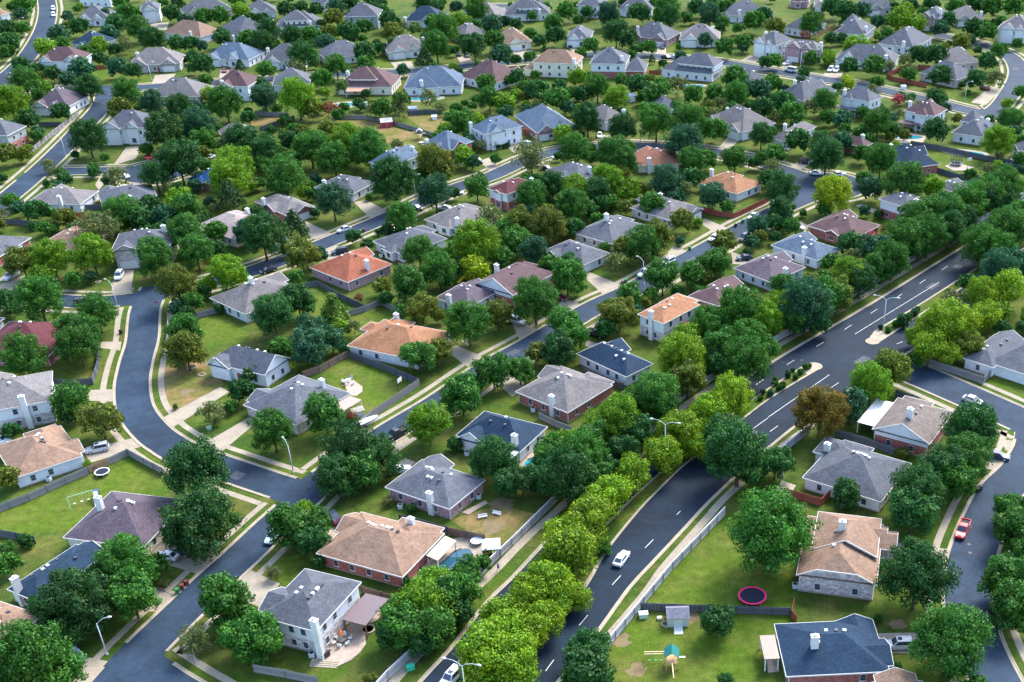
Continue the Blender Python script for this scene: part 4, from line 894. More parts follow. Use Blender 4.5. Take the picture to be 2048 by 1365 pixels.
# ------------------------------------------------------------------ fences
FC = {'g': (.19, .185, .19), 'd': (.075, .085, .11), 'r': (.26, .065, .045), 's': (.30, .31, .33), 'o': (.28, .17, .10), 'b': (.16, .11, .09)}
FN = {'g': 'weathered grey', 'd': 'dark blue-grey', 'r': 'red-brown', 's': 'pale grey panelled', 'o': 'tan', 'b': 'brown'}
FE = [
('s', 1.9, [('F', 740, 1400), ('F', 777, 1359), ('F', 820, 1319), ('F', 905, 1222), ('F', 978, 1136), ('F', 1024, 1093), ('F', 1119, 998), ('F', 1230, 905), ('F', 1347, 812), ('F', 1447, 747), ('F', 1561, 680), ('F', 1681, 610), ('F', 1760, 563), ('F', 1834, 518), ('F', 1960, 446), ('F', 2100, 365)], 'west of the avenue pavement'),
('s', 1.9, [('F', 1150, 1375), ('F', 1211, 1302), ('F', 1287, 1210), ('F', 1345, 1140), ('F', 1400, 1083), ('F', 1450, 1030)], 'along the avenue\'s lower east side'),
('s', 1.9, [('F', 1510, 960), ('F', 1574, 900), ('F', 1621, 864)], 'behind the rust-coloured tree'),
('d', 1.7, [('F', 1282, 1221), ('F', 1400, 1225), ('F', 1580, 1231)], 'behind the small grey shed'),
('r', 1.7, [('F', 1588, 1213), ('F', 1583, 1235), ('F', 1592, 1246)], 'short piece by the navy house'),
('r', 1.8, [('F', 1568, 991), ('F', 1641, 1012), ('F', 1660, 994)], 'below the wide grey house'),
('d', 1.8, [('F', 1671, 873), ('F', 1730, 890), ('F', 1786, 910)], 'between the two gabled corner houses'),
('g', 1.9, [('F', 1845, 728), ('F', 1900, 746), ('F', 1965, 768), ('F', 1989, 746)], 'along the side street'),
('d', 1.8, [('F', 1791, 793), ('F', 1836, 808)], 'short piece by the side street'),
('g', 1.8, [('F', -20, 1032), ('F', 60, 1002), ('F', 133, 968), ('F', 178, 948)], 'above the swing set'),
('o', 1.8, [('F', 180, 947), ('F', 216, 932)], 'new tan piece behind the small trampoline'),
('g', 1.8, [('F', 218, 931), ('F', 258, 912), ('F', 290, 930), ('F', 328, 950)], 'curving round the street bend'),
('d', 1.8, [('F', -10, 1072), ('F', 35, 1080), ('F', 72, 1088)], 'below the big left lawn'),
('d', 1.8, [('F', 90, 768), ('F', 140, 774), ('F', 186, 770), ('F', 196, 740), ('F', 201, 700)], 'round the maroon house yard'),
('b', 1.8, [('F', 606, 756), ('F', 640, 745), ('F', 697, 714)], 'brown stretch above the patio yard'),
('d', 1.8, [('F', 700, 716), ('F', 770, 742), ('F', 838, 770)], 'dark side of the patio yard'),
('g', 1.9, [('F', 840, 772), ('F', 785, 810), ('F', 722, 853)], 'street side of the patio yard'),
('d', 1.7, [('F', 612, 577), ('F', 637, 573), ('F', 680, 598), ('F', 732, 622)], 'below the terracotta house'),
('g', 1.7, [('F', 695, 634), ('F', 730, 624), ('F', 762, 610), ('F', 800, 630)], 'above the big orange roof'),
('g', 1.7, [('F', 335, 695), ('F', 338, 650), ('F', 390, 638), ('F', 445, 624)], 'round the bright corner yard'),
('d', 1.7, [('F', -10, 447), ('F', 60, 452), ('F', 119, 458)], 'long dark run on the left edge'),
('g', 1.7, [('F', -10, 440), ('F', 22, 424), ('F', 50, 410)], 'short run on the left edge'),
('d', 1.7, [('F', 172, 420), ('F', 204, 419)], 'between the two pale left houses'),
('g', 1.7, [('F', 62, 308), ('F', 110, 268), ('F', 158, 232)], 'beside the upper left avenue'),
('g', 1.7, [('10', 0, 925), ('10', 130, 932), ('10', 260, 935)], 'above the dry back yard'),
('d', 1.7, [('10', 30, 1052), ('10', 170, 1005), ('10', 310, 958)], 'slanting past the dry yard'),
('g', 1.7, [('10', 600, 990), ('10', 640, 955), ('10', 900, 958), ('10', 1000, 975), ('10', 1240, 1040), ('10', 1500, 1125)], 'behind the red shed'),
('d', 1.7, [('10', 1215, 925), ('10', 1350, 912), ('10', 1490, 912)], 'behind the pool yard'),
('r', 1.7, [('21', 1520, 325), ('21', 1660, 365), ('21', 1780, 378), ('21', 1900, 320), ('21', 2044, 250)], 'beside the middle street'),
('r', 1.7, [('30', 1130, 535), ('30', 950, 620), ('30', 990, 645), ('30', 1265, 700)], 'on the far corner lawn'),
('r', 1.7, [('30', 1195, 550), ('30', 1290, 555)], 'short piece in front of dark trees'),
('d', 1.8, [('30', 1140, 1165), ('30', 1420, 1215), ('30', 1700, 1275), ('30', 2060, 1345)], 'behind the netted trampoline'),
('d', 1.8, [('31', 1330, 10), ('31', 1520, 68), ('31', 1680, 72)], 'below the netted trampoline'),
('o', 1.8, [('31', 1740, 70), ('31', 1900, 60)], 'tan end below the trampoline lawn'),
('d', 1.8, [('22', 575, 262), ('22', 740, 325), ('22', 890, 385)], 'below the navy hip house'),
('g', 1.8, [('22', 215, 615), ('22', 340, 675), ('22', 480, 735)], 'below the brick-sided grey house'),
('d', 1.8, [('13', 1150, 85), ('13', 1340, 130), ('13', 1540, 185)], 'behind the tall pool-house chimney'),
('b', 1.8, [('13', 1550, 190), ('13', 1680, 215), ('13', 1830, 245)], 'by the white gazebo'),
('b', 1.8, [('13', 850, 655), ('13', 1010, 705), ('13', 1190, 755)], 'between pergola and pool houses'),
('g', 1.8, [('13', -10, 1285), ('13', 240, 1330), ('13', 500, 1385)], 'along the bottom edge'),
('o', 1.7, [('30', 378, 305), ('30', 450, 265), ('30', 530, 228)], 'beside the far tan garden'),
('r', 1.7, [('20', 1095, 595), ('20', 1190, 595)], 'between the two far white houses'),
('g', 1.7, [('F', 798, 537), ('F', 843, 553)], 'behind the long grey house'),
('r', 1.7, [('00', 745, 555), ('00', 835, 553)], 'beside the pink-gabled garage house'),
('d', 1.7, [('00', 315, 1010), ('00', 500, 1010)], 'below the triple-window house'),
]
pc = MB().box(-.06, .06, -.06, .06, -.2, 1.95).mesh('post', 'plain')
for c, h, pts, where in FE:
    P = [atT(*p) for p in pts]
    M_ = sum(P) / len(P)
    r = thing('fence', 'fence', f'{FN[c]} wooden fence {where}', M_[0], M_[1], 0, 'garden fences', full=1)
    m = MB(); rails = MB(); posts = []
    for a, b in zip(P[:-1], P[1:]):
        a, b = a - M_, b - M_; ln = np.hypot(*(b - a)); d = (b - a) / ln; n = np.array([-d[1], d[0]])
        k = max(1, int(ln / .6))
        for i in range(k):
            p, q = a + (b - a) * i / k, a + (b - a) * (i + .96) / k
            hh = h + rnd.uniform(-.03, .03); o_ = n * .02
            m.slab([(*(p - o_), 0), (*(q - o_), 0), (*(q - o_), hh), (*(p - o_), hh)], .04)
        for zz in (.4, h - .3): rails.bar((*(a - n * .07), zz), (*(b - n * .07), zz), .05, .1)
        k = max(1, int(ln / 3))
        posts += [a + (b - a) * i / k - n * .12 for i in range(k)]
        if c == 's': rails.bar((*a, h + .03), (*b, h + .03), .16, .07)
    posts.append(P[-1] - M_)
    m.build('panel', 'plain', r, FC[c]); rails.build('rail', 'plain', r, tuple(min(1, v * 1.6) for v in FC[c]))
    for p in posts[:100]: link('post', pc, r, tuple(v * .8 for v in FC[c]), (p[0], p[1], h - 1.9))
# ------------------------------------------------------------------ trees and shrubs: sheet: x y radius kind
TD = {
'F': '1300 800 110m;1440 700 150m;1500 680 160m;1530 640 150y;1590 640 130m;1650 598 140m;1720 560 140d;1780 520 150m;1840 480 150m;1900 432 150m;1960 400 140d;2010 370 140m;1420 650 150m;2000 500 150m;2040 440 150m;1250 820 120m;1200 860 140y;1140 930 140m;1095 960 130d;860 1215 110m;905 1165 100y',
'00': '190 35 95m;170 120 60b;60 230 80d;190 230 60m;80 340 90d;60 420 70m;360 385 85y;495 350 65m;470 280 90b;635 215 80d;930 190 90d;1030 110 90m;1100 230 110m;1000 90 60d;830 120 60b;790 370 80y;870 270 80b;1010 370 60s;690 420 70m;800 470 60d;920 400 60d;1210 310 120d;1410 350 75d;1525 350 70d;1370 110 80d;1480 170 70b;1630 140 85m;1760 130 85m;1930 90 75y;1990 150 60m;1775 300 80d;1980 330 100m;1610 370 50b;170 520 75d;300 560 60d;420 590 70d;650 550 100b;930 540 85b;1070 570 70d;1620 520 95d;1640 650 65m;1920 530 45c;200 660 130m;545 640 75b;710 700 115d;1010 740 125m;1220 820 105b;960 870 100o;1430 850 110d;1560 860 60b;1665 750 65y;1800 830 140m;2015 660 50m;90 830 150y;230 960 90d;490 900 80d;700 1100 150d;1290 1050 165d;1580 1000 140b;1630 1130 105m;1980 940 60d;60 1230 90o;190 1230 65o;1430 1290 180d;1850 1310 160y;1930 1140 145d;390 1320 55s;750 1345 50m;1560 1190 80m;600 1240 35d;1170 1200 55m;1370 1190 50d;100 60 50d;30 130 40d;1490 480 35m;700 650 50b;1540 430 40d;400 700 40d;850 490 45d;1850 770 40d;1130 120 40d;1300 20 50m;1420 30 60d;950 20 60m;1900 20 60m',
'10': '45 150 55d;230 75 75d;370 60 60d;480 80 70d;620 150 90o;640 60 85b;760 30 70d;780 140 75b;740 260 95d;860 220 75m;930 70 95d;1060 160 90d;1090 260 90o;1170 210 45s;1270 230 60p;1410 170 65m;1640 170 80y;1500 240 140m;1440 370 130m;1340 470 80c;1740 370 115d;1900 330 95m;1880 200 95b;1990 180 60b;1350 30 110d;1600 60 60b;1800 60 110m;100 250 110d;60 340 110d;290 300 105d;440 290 90m;370 450 125d;560 350 85b;590 260 75o;860 420 95d;640 530 105m;870 510 75m;80 560 80m;310 550 75s;1170 560 55b;1830 670 85m;1960 450 100b;30 680 70d;530 630 85m;70 780 120b;330 780 170y;420 860 100o;590 880 70r;680 690 55p;820 830 50d;1000 870 85m;1150 790 65p;930 890 65s;1150 880 75s;1390 790 85s;1480 870 55s;1600 870 55m;1860 790 105m;1980 820 85y;2020 650 50m;1570 950 75m;1650 990 105m;570 1030 75o;380 1060 65o;280 1130 90d;430 1180 155m;740 1130 155y;900 1200 165m;620 1270 145m;60 1200 120d;250 1340 110m;1420 1290 155o;1660 1250 85y;1120 1170 60s;1900 1155 38s;1935 1175 22d;1975 1170 18d;2010 1160 22d;1910 1270 45m;560 1110 50m;750 300 60d;1240 380 45s;1080 330 40p;1700 1000 40b;170 870 45m;1450 60 60d;1000 20 60d;520 200 50d;460 640 45o;1730 850 40m;880 750 40d;1500 560 30m;1660 320 50d;1760 200 50m',
'20': '30 200 60d;430 90 90m;330 190 85m;600 100 60d;770 110 115b;1020 110 95d;1240 60 120m;1260 130 105d;1480 60 80d;1580 120 110b;1680 180 60m;1930 170 95m;2010 120 75d;830 260 115d;920 310 85d;350 290 85d;220 330 60d;255 400 32c;630 370 75m;550 430 60m;1000 390 62m;1100 380 65m;1540 320 65b;1700 380 90m;1850 340 75m;1120 470 30c;1200 510 38d;30 480 50d;40 620 75d;185 600 42m;520 620 85y;1565 580 50d;1780 620 105m;2020 500 60d;200 730 100d;370 800 105m;680 700 115m;1000 680 95d;840 790 110y;1190 700 85m;1160 770 105m;1330 690 85s;1440 760 85m;1620 750 85m;1570 860 65o;1790 760 110m;1980 730 105b;450 860 65b;600 950 135d;880 1020 120d;1150 970 155m;1420 980 155m;1620 1040 100m;2000 870 100d;1990 1080 110d;410 1070 75y;500 1200 135m;800 1220 145m;900 1290 125m;1380 1140 165b;1440 1290 115m;1560 1280 85m;1780 1270 110m;2020 1270 75m;150 1260 140s;110 1060 40r;380 700 70d;560 760 80d;870 640 60m;250 780 70m;1860 690 60d;1750 880 70d;1900 850 60m;1300 860 60m;30 760 50y;90 700 60m;1080 630 35m;600 620 50d;960 560 35d;1330 380 28m;300 1090 26m;560 1080 30o;1250 140 60m;700 60 50m;900 30 60d;160 130 45m;270 60 50m;1150 30 60m;1700 60 70m;1600 40 60d;1800 230 50m;1400 150 50m',
'30': '60 220 85o;340 190 110m;290 290 48r;520 60 95d;620 100 105d;740 90 85b;880 180 70b;1050 150 105y;1180 190 85y;1100 90 75y;1380 230 78b;1440 160 75d;1650 230 88d;1750 260 88m;1500 50 85m;1650 40 85d;1780 60 95m;1960 50 95m;1300 50 85d;1150 50 65d;500 310 60d;590 310 52d;700 380 105y;340 470 70m;50 490 68m;290 580 55d;655 530 78d;850 530 98m;975 530 48s;1090 490 68s;1190 440 85d;1340 440 95d;1750 490 85d;1840 410 78m;1540 340 85o;1620 320 48b;1120 600 65m;870 660 60m;640 660 58Y;1380 610 95d;1660 640 92d;1830 630 75s;1340 800 95d;1030 800 55f;40 670 78m;120 820 105d;180 900 95m;450 810 115m;330 860 75s;600 960 85b;480 940 68m;760 900 55m;880 990 135m;1050 920 55s;1340 1040 105d;890 860 38d;1910 830 48y;1940 960 115m;1840 1130 135y;2010 1270 55m;2020 740 60m;240 1130 105d;430 1160 115d;600 1130 85b;460 1250 150d;60 1240 90m;900 1280 135m;720 1150 55o;750 1230 75m;90 950 48s;1990 350 50m;1600 740 25m;800 1120 60m;300 1010 50y;250 690 40s;950 270 55m;1250 110 60m;400 140 50d;1860 180 60m;1030 360 40s;550 700 45d;1490 620 35m;1550 680 30d;30 1060 50m;1850 1260 45s;1420 420 40m;1000 60 50d',
'01': '20 60 40d;420 20 50s;490 20 45m;745 10 50d;930 50 90s;1240 40 130d;1840 60 175y;1560 120 55b;1830 190 95c;290 320 90d;400 340 50d;520 380 85o;640 380 55r;770 460 150s;960 340 145m;1120 390 105d;1200 290 95d;1310 370 100b;1440 230 95y;1490 310 115m;260 440 38d;1730 490 88m;1980 500 110b;1480 500 150m;1560 640 140m;1240 690 158m;730 660 158y;410 690 148y;170 720 128o;1410 910 165o;1830 820 145y;770 1130 155m;310 1030 185m;40 1040 90d;620 1300 175m;1480 1290 135m;1780 1090 42d;370 100 30d;1000 420 60d;850 410 70m;1620 410 60d;1740 620 70d;90 1110 60d;440 470 30m;580 460 45d;1420 140 50d;1980 320 50m',
'11': '230 50 165m;50 520 180d;300 430 92c;610 240 150b;470 340 38d;1100 80 185d;1430 180 145b;1160 370 128m;1760 130 110m;1480 0 100o;1870 380 105s;1750 580 190y;1990 480 100m;1300 650 138m;360 680 128o;890 590 48d;1460 790 140m;1750 780 100Y;1220 920 135m;1010 920 75o;1320 1090 125o;330 1040 135d;130 1140 180d;620 1110 105k;430 1290 115b;600 1340 110b;1690 1210 185m;1930 1150 115o;1960 690 90m;820 1020 38r;1040 1020 60d;980 490 28d;540 1230 50y;1150 470 50d;240 640 50m;1600 640 90m;150 120 60d;1320 30 60m;1520 880 60m;20 330 50d;1130 800 30r;900 210 30m',
'21': '150 200 128m;320 130 125d;480 280 138m;500 150 115y;690 180 108d;760 90 138y;920 160 98y;1050 150 68o;1230 100 148b;900 290 58o;1440 60 88d;60 430 118o;280 440 148o;680 390 58m;1600 200 115b;1720 290 58m;1360 400 95o;1480 410 40y;1160 540 125o;1050 590 148m;900 620 98o;180 650 118b;440 760 108d;440 860 135m;810 730 85s;180 1040 182m;1700 570 100o;1960 440 85b;1620 730 125m;1430 820 105m;1200 850 138m;940 1010 108m;850 1130 145o;430 1230 140m;480 1320 130m;1820 1130 195m;1380 1340 118y;1700 1300 98m;1340 560 40b;560 930 22d;300 760 90m;30 560 120m;600 310 80d;1120 270 100m;1300 230 80b;1560 1180 90d;1560 980 60m;1320 960 50d;740 620 50m;500 460 80d;1480 950 40m;1880 650 35d',
'31': '110 330 108d;50 420 78d;510 190 148Y;450 300 65m;280 340 32d;110 150 138d;820 140 98b;1090 90 178m;1310 130 90y;1880 150 148m;1990 110 58y;1750 200 148m;1600 250 168m;1850 230 118d;1370 340 178m;1180 400 158m;1080 560 178m;1280 520 165m;940 470 55r;820 540 55f;880 350 38d;770 320 48b;660 590 105d;850 640 128b;500 740 78m;650 840 145y;880 780 118m;560 1000 128o;300 1060 220b;60 1120 148y;1900 480 178m;1700 600 165m;1980 400 118m;1850 790 165b;1990 760 118b;1700 1000 175V;1480 1050 100s;1450 1220 250V;1300 1290 160V;1900 960 165V;1740 1180 140V;1080 1190 55d;1170 1130 35b;960 1270 25d;1020 1220 30m;900 1250 22d;1060 1220 28m;1130 1160 30d;1100 1230 26m;1190 1110 26b;30 80 90d;1180 1330 90V;600 290 45s;1450 470 140d;1560 400 130d;120 950 110m;720 760 60s;960 700 90m;1600 900 80d;440 860 70m;180 1180 120m;380 1200 110d;1020 30 70d;760 60 60m',
'02': '190 120 178m;620 30 165m;560 480 150m;800 620 152o;90 710 68d;60 1090 98o;1480 80 148o;1570 1030 262d;1930 390 98d;1690 560 100s;1630 1340 205d;2000 270 68d;1720 640 40s;1840 520 55m;700 980 30y;740 1000 28m;1400 520 22d;560 600 70d',
'12': '20 230 78d;430 50 148b;1300 110 138m;1470 80 105o;1640 430 162m;1890 240 142m;550 580 162m;130 710 175m;1370 650 175y;760 880 240D;640 1080 190D;960 930 190D;1900 940 185d;2000 1130 120d;760 590 48r;400 1340 75y;1060 1270 45s;1590 820 62d;860 1030 150m;1780 980 80m;200 60 100m;700 60 50d;1740 350 90m;1240 1330 40d',
'22': '60 230 108m;210 90 90o;370 60 138d;1350 130 230V;1400 310 140o;1140 420 198m;850 620 195y;1010 480 128m;640 800 150m;560 900 188m;300 890 145m;440 1080 225d;80 1100 128d;1750 450 215V;1560 600 178V;1350 720 188V;1450 850 130V;1200 920 178V;950 1080 168V;780 1250 190V;1800 900 262d;1700 760 165d;1870 150 195m;1650 180 120d;1000 730 130d;900 850 120d;700 1100 130m;250 1010 110d;1250 560 90d;2010 60 110m;640 1340 150V;430 790 90y;1580 760 100V;1170 560 90m;730 980 100d;1930 1040 110d;1980 110 60b',
'32': '1290 60 160V;1600 50 115o;1000 220 150o;820 340 168y;420 560 205R;660 520 138b;60 960 145d;1630 700 225d;1580 920 195m;1400 1010 195d;1190 1180 215d;620 1220 118d;1080 890 55o;1500 1090 170m;1950 1320 130m;1440 110 110V;1180 140 70m;300 200 30m;120 350 30m;20 410 30b;220 280 26d;60 330 24m;60 300 24m;160 260 28d;260 240 26m;330 195 22m;200 230 20b;90 370 26d;-60 450 26m;-40 400 24d',
'03': '1600 120 285D;1000 430 230m;1050 680 200m;620 760 290D;230 1210 330m;480 1290 180m;60 420 95m;1790 730 208m;1560 1030 125s;1940 1010 168m;1310 570 48s;430 800 190d;850 560 180D;1250 440 105m;60 300 60m;560 950 140d;200 240 60d',
'13': '260 120 165m;470 100 128m;450 240 125d;30 1020 195m;140 490 62s;1650 640 148m;1500 700 170m;1680 490 128m;1350 780 200y;1180 900 195m;1100 980 145d;1380 900 190m;1400 600 140y;1200 560 45d;1850 1150 262V;2010 1000 215V;1950 860 190V;1790 1280 190V;1850 340 50o;500 400 60d;1640 800 110d;1480 560 100m;1300 1040 120d;1800 420 75m;920 1350 60o',
'23': '620 100 215V;450 180 175V;480 330 235V;280 600 215V;130 700 195V;500 690 130V;250 880 168V;120 1000 195V;60 1200 210V;620 1110 165d;600 1290 225d;1640 880 140d;1700 1350 62d;380 760 130V;1240 800 20m;740 300 60m;-60 960 180V;330 460 150V',
'33': '1190 520 290d;1440 1040 305m;1960 150 168m;1900 560 205m;1950 760 195m;1160 10 190d;16 160 345m;30 330 130m;1010 1240 60m;880 860 40m;1680 1400 90m;2030 330 120m;1500 1240 110d'}
TK = {  # kind: crown form, colour, words
'd': ('round', (.020, .090, .018), 'dark green'), 'D': ('broad', (.021, .082, .017), 'big dark spreading'), 'm': ('round', (.034, .132, .015), 'mid green'), 'y': ('puffy', (.095, .22, .008), 'yellow-green'),
'Y': ('puffy', (.19, .29, .006), 'bright yellow-green'), 'o': ('round', (.085, .125, .014), 'olive'), 'b': ('round', (.022, .092, .042), 'blue-green'), 'c': ('cone', (.028, .082, .024), 'pointed green'),
'k': ('cone', (.075, .15, .022), 'pointed light green'), 's': ('airy', (.095, .135, .045), 'thin pale green'), 'p': ('palm', (.07, .15, .03), 'palm-like'), 'r': ('airy', (.16, .065, .04), 'reddish brown'),
'f': ('airy', (.30, .06, .09), 'pink flowering'), 'R': ('puffy', (.125, .095, .010), 'rust-orange'), 'V': ('puffy', (.13, .25, .008), 'lime green')}
def quads(pos, nrm, size, rg):
    n = len(pos)
    t = rg.normal(size=(n, 3)); u = np.cross(nrm, t); u /= np.linalg.norm(u, axis=1)[:, None]; v = np.cross(nrm, u)
    s = size * rg.uniform(.45, 1.5, n)[:, None]
    a, b = u * s, v * s * rg.uniform(.55, .9, n)[:, None]
    V = np.stack([pos - a, pos - b * .9, pos + a, pos + b], 1).reshape(-1, 3)
    return V
def leafmesh(name, V):
    me = bpy.data.meshes.new(name); n = len(V) // 4
    me.vertices.add(len(V)); me.vertices.foreach_set('co', V.astype(np.float32).ravel())
    me.loops.add(4 * n); me.loops.foreach_set('vertex_index', np.arange(4 * n, dtype=np.int32))
    me.polygons.add(n); me.polygons.foreach_set('loop_start', np.arange(0, 4 * n, 4, dtype=np.int32))
    me.materials.append(MT['leaf']); me.update(calc_edges=True); me.validate()
    return me
def unit(rg, n):
    d = rg.normal(size=(n, 3)); return d / np.linalg.norm(d, axis=1)[:, None]
def crown_pts(form, seed, dens=1.0):
    """crown of radius about 1 round the origin; leaf tufts sit on many small boughs spread through the volume"""
    rg = np.random.default_rng(seed); P = []; Nn = []
    nl, lr, sq, per, lf = {'round': (80, .22, .95, 125, .048), 'broad': (120, .18, .72, 110, .042), 'grand': (210, .15, .93, 105, .027), 'puffy': (80, .25, .93, 135, .042), 'airy': (64, .20, .92, 50, .042), 'cone': (80, .18, 1.5, 85, .045)}[form]
    for i in range(nl):
        d = unit(rg, 1)[0]
        if d[2] < -.72: d[2] = -d[2] * .6
        d /= np.linalg.norm(d)
        rr = (rg.uniform(.25, .9) if form == 'airy' else rg.uniform(.45, .84) if i % 3 else rg.uniform(.15, .5))
        c = d * rr
        if form == 'broad': c = d * np.array([1.12, 1.12, 1]) * rr
        if form == 'cone':
            h = rg.uniform(0, 1); a = rg.uniform(0, 2 * math.pi); q = (1 - h) ** .75 * .82 + .03
            c = np.array([math.cos(a) * q, math.sin(a) * q, -.75 + 1.65 * h]); c[2] /= sq
        c = c + rg.normal(size=3) * .05
        r = lr * rg.uniform(.7, 1.35) * (1.0 if form != 'cone' else .9)
        k = int(per * dens * (r / lr) ** 2)
        q = unit(rg, k); q[:, 2] = np.abs(q[:, 2]) * np.where(rg.random(k) < .66, 1, -1)
        q /= np.linalg.norm(q, axis=1)[:, None]
        rad = r * rg.uniform(.60, 1.24, k)[:, None]
        p = c + q * rad; p[:, 2] *= 1
        nn = q + rg.normal(size=(k, 3)) * .38; nn /= np.linalg.norm(nn, axis=1)[:, None]
        P.append(p); Nn.append(nn)
    P = np.concatenate(P); Nn = np.concatenate(Nn)
    P[:, 2] *= sq
    return P, Nn, lf / math.sqrt(dens), rg
PR = {}
for form, k in (('grand', 4), ('round', 6), ('puffy', 4), ('broad', 2), ('airy', 3), ('cone', 2)):
    PR[form] = []
    for s in range(k):
        P, Nn, lf, rg = crown_pts(form, 100 + s * 7 + len(form))
        PR[form].append(leafmesh(form + '_crown', quads(P, Nn, lf, rg)))
def palm():
    m = MB(); r_ = random.Random(3)
    for i in range(26):
        a = i * 2.399; el = r_.uniform(-.2, .9); L_ = r_.uniform(.8, 1.05); pr = None
        for j in range(7):
            s = j / 6; rr = L_ * s * math.cos(el * (1 - s * .6)); zz = L_ * s * math.sin(el) * .7 - s * s * .55
            c = Vector((math.cos(a) * rr, math.sin(a) * rr, zz)); w_ = .11 * math.sin(math.pi * (.12 + .85 * s)); t_ = Vector((-math.sin(a), math.cos(a), 0)) * w_
            if pr: m.poly([pr[0], c - t_, c, pr[1]]); m.poly([pr[1], c, c + t_, pr[2]])
            pr = (c - t_ + Vector((0, 0, -.03)), c, c + t_ + Vector((0, 0, -.03)))
    return m.mesh('fronds', 'leaf')
PR['palm'] = [palm()]
def trunk_mesh(seed, h=1.0):
    r_ = random.Random(seed); m = MB()
    m.tube([(0, 0, -.05), (.01, 0, .25), (.02, .01, .5), (0, .02, .8)], [.075, .052, .045, .03], 8)
    for i in range(6):
        a = i * 1.05 + r_.uniform(-.3, .3); z0 = r_.uniform(.3, .5); q = r_.uniform(.3, .5)
        m.tube([(.01, 0, z0), (math.cos(a) * q * .5, math.sin(a) * q * .5, z0 + .22), (math.cos(a) * q, math.sin(a) * q, z0 + .5)], [.03, .02, .008], 6)
    return m.mesh('trunk', 'bark', True)
TR = [trunk_mesh(i) for i in range(3)]
SP = []
for t, s in TD.items():
    for e in s.split(';'):
        x, y, rk = e.split(); r, k = float(rk[:-1]), rk[-1]
        X, Y = px(t, float(x), float(y)); r /= 3.992
        form = TK[k][0]; sq = {'cone': 1.45, 'broad': .72, 'palm': .8}.get(form, .95)
        zc = 3
        for _ in range(8):
            p = at(X, Y, zc); dep = see(p[0], p[1], zc)[2]; rw = r * dep / FL * (1.19 if Y > 420 else 1.19 - .17 * (420 - Y) / 420)
            if k == 'V': rw *= .86
            low = .02 if form != 'palm' else 1.6
            zc = rw * (sq + (low if rw > 2 else -.1))
        SP.append((r, k, p[0], p[1], zc, rw))
def in_house(x, y):
    for h in HOUSES:
        d = np.array([x, y]) - h['org']; a, b = d @ h['u'], d @ h['v']
        if .3 < a < h['L'] - .3 and .3 < b < h['D'] - .3: return h
    return None
trees = [e for e in SP if e[5] >= 1.7]; shr = [e for e in SP if e[5] < 1.7]
trees.sort(key=lambda e: -e[0])
print('trees', len(trees), 'shrubs', len(shr))
def plant(e, cat):
    r, k, x, y, zc, rw = e; form, col, words = TK[k]
    h = in_house(x, y)
    if h is not None:            # a trunk cannot stand indoors: move it to just outside the nearest wall
        d = np.array([x, y]) - h['org']; a, b = float(d @ h['u']), float(d @ h['v'])
        m_ = min((a, 0), (h['L'] - a, 1), (b, 2), (h['D'] - b, 3))
        a, b = {0: (-.6, b), 1: (h['L'] + .6, b), 2: (a, -.6), 3: (a, h['D'] + .6)}[m_[1]]
        q = h['org'] + h['u'] * a + h['v'] * b; x, y = float(q[0]), float(q[1])
    yaw = rnd.uniform(0, 6.28)
    f = rnd.uniform(.86, 1.16); c = tuple(min(1, v * f * rnd.uniform(.95, 1.05)) for v in col)
    big = 'large ' if rw > 5.6 else 'small ' if rw < 3.0 else ''
    if 'big' in words: big = ''
    o = thing(cat, cat, f'{big}{words} {cat}', x, y, yaw, 'garden trees' if cat == 'tree' else 'garden shrubs', rw=rw)
    cr = link('crown', rnd.choice(PR['grand' if rw > 5.4 and form in ('round', 'puffy', 'broad') else form]), o, c, (0, 0, zc)); sx = rnd.uniform(.95, 1.06)
    cr.scale = (rw * sx, rw / sx, rw * rnd.uniform(.95, 1.08))
    if cat == 'tree':
        tr = link('trunk', rnd.choice(TR), o); hh = zc * 1.15 if form != 'palm' else zc * 1.25; tr.scale = (rw * .75, rw * .75, hh)
for e in trees[:300]: plant(e, 'tree')
for e in shr: plant(e, 'shrub')
far = [(x, y, zc, rw, k) for r, k, x, y, zc, rw in trees[300:]]
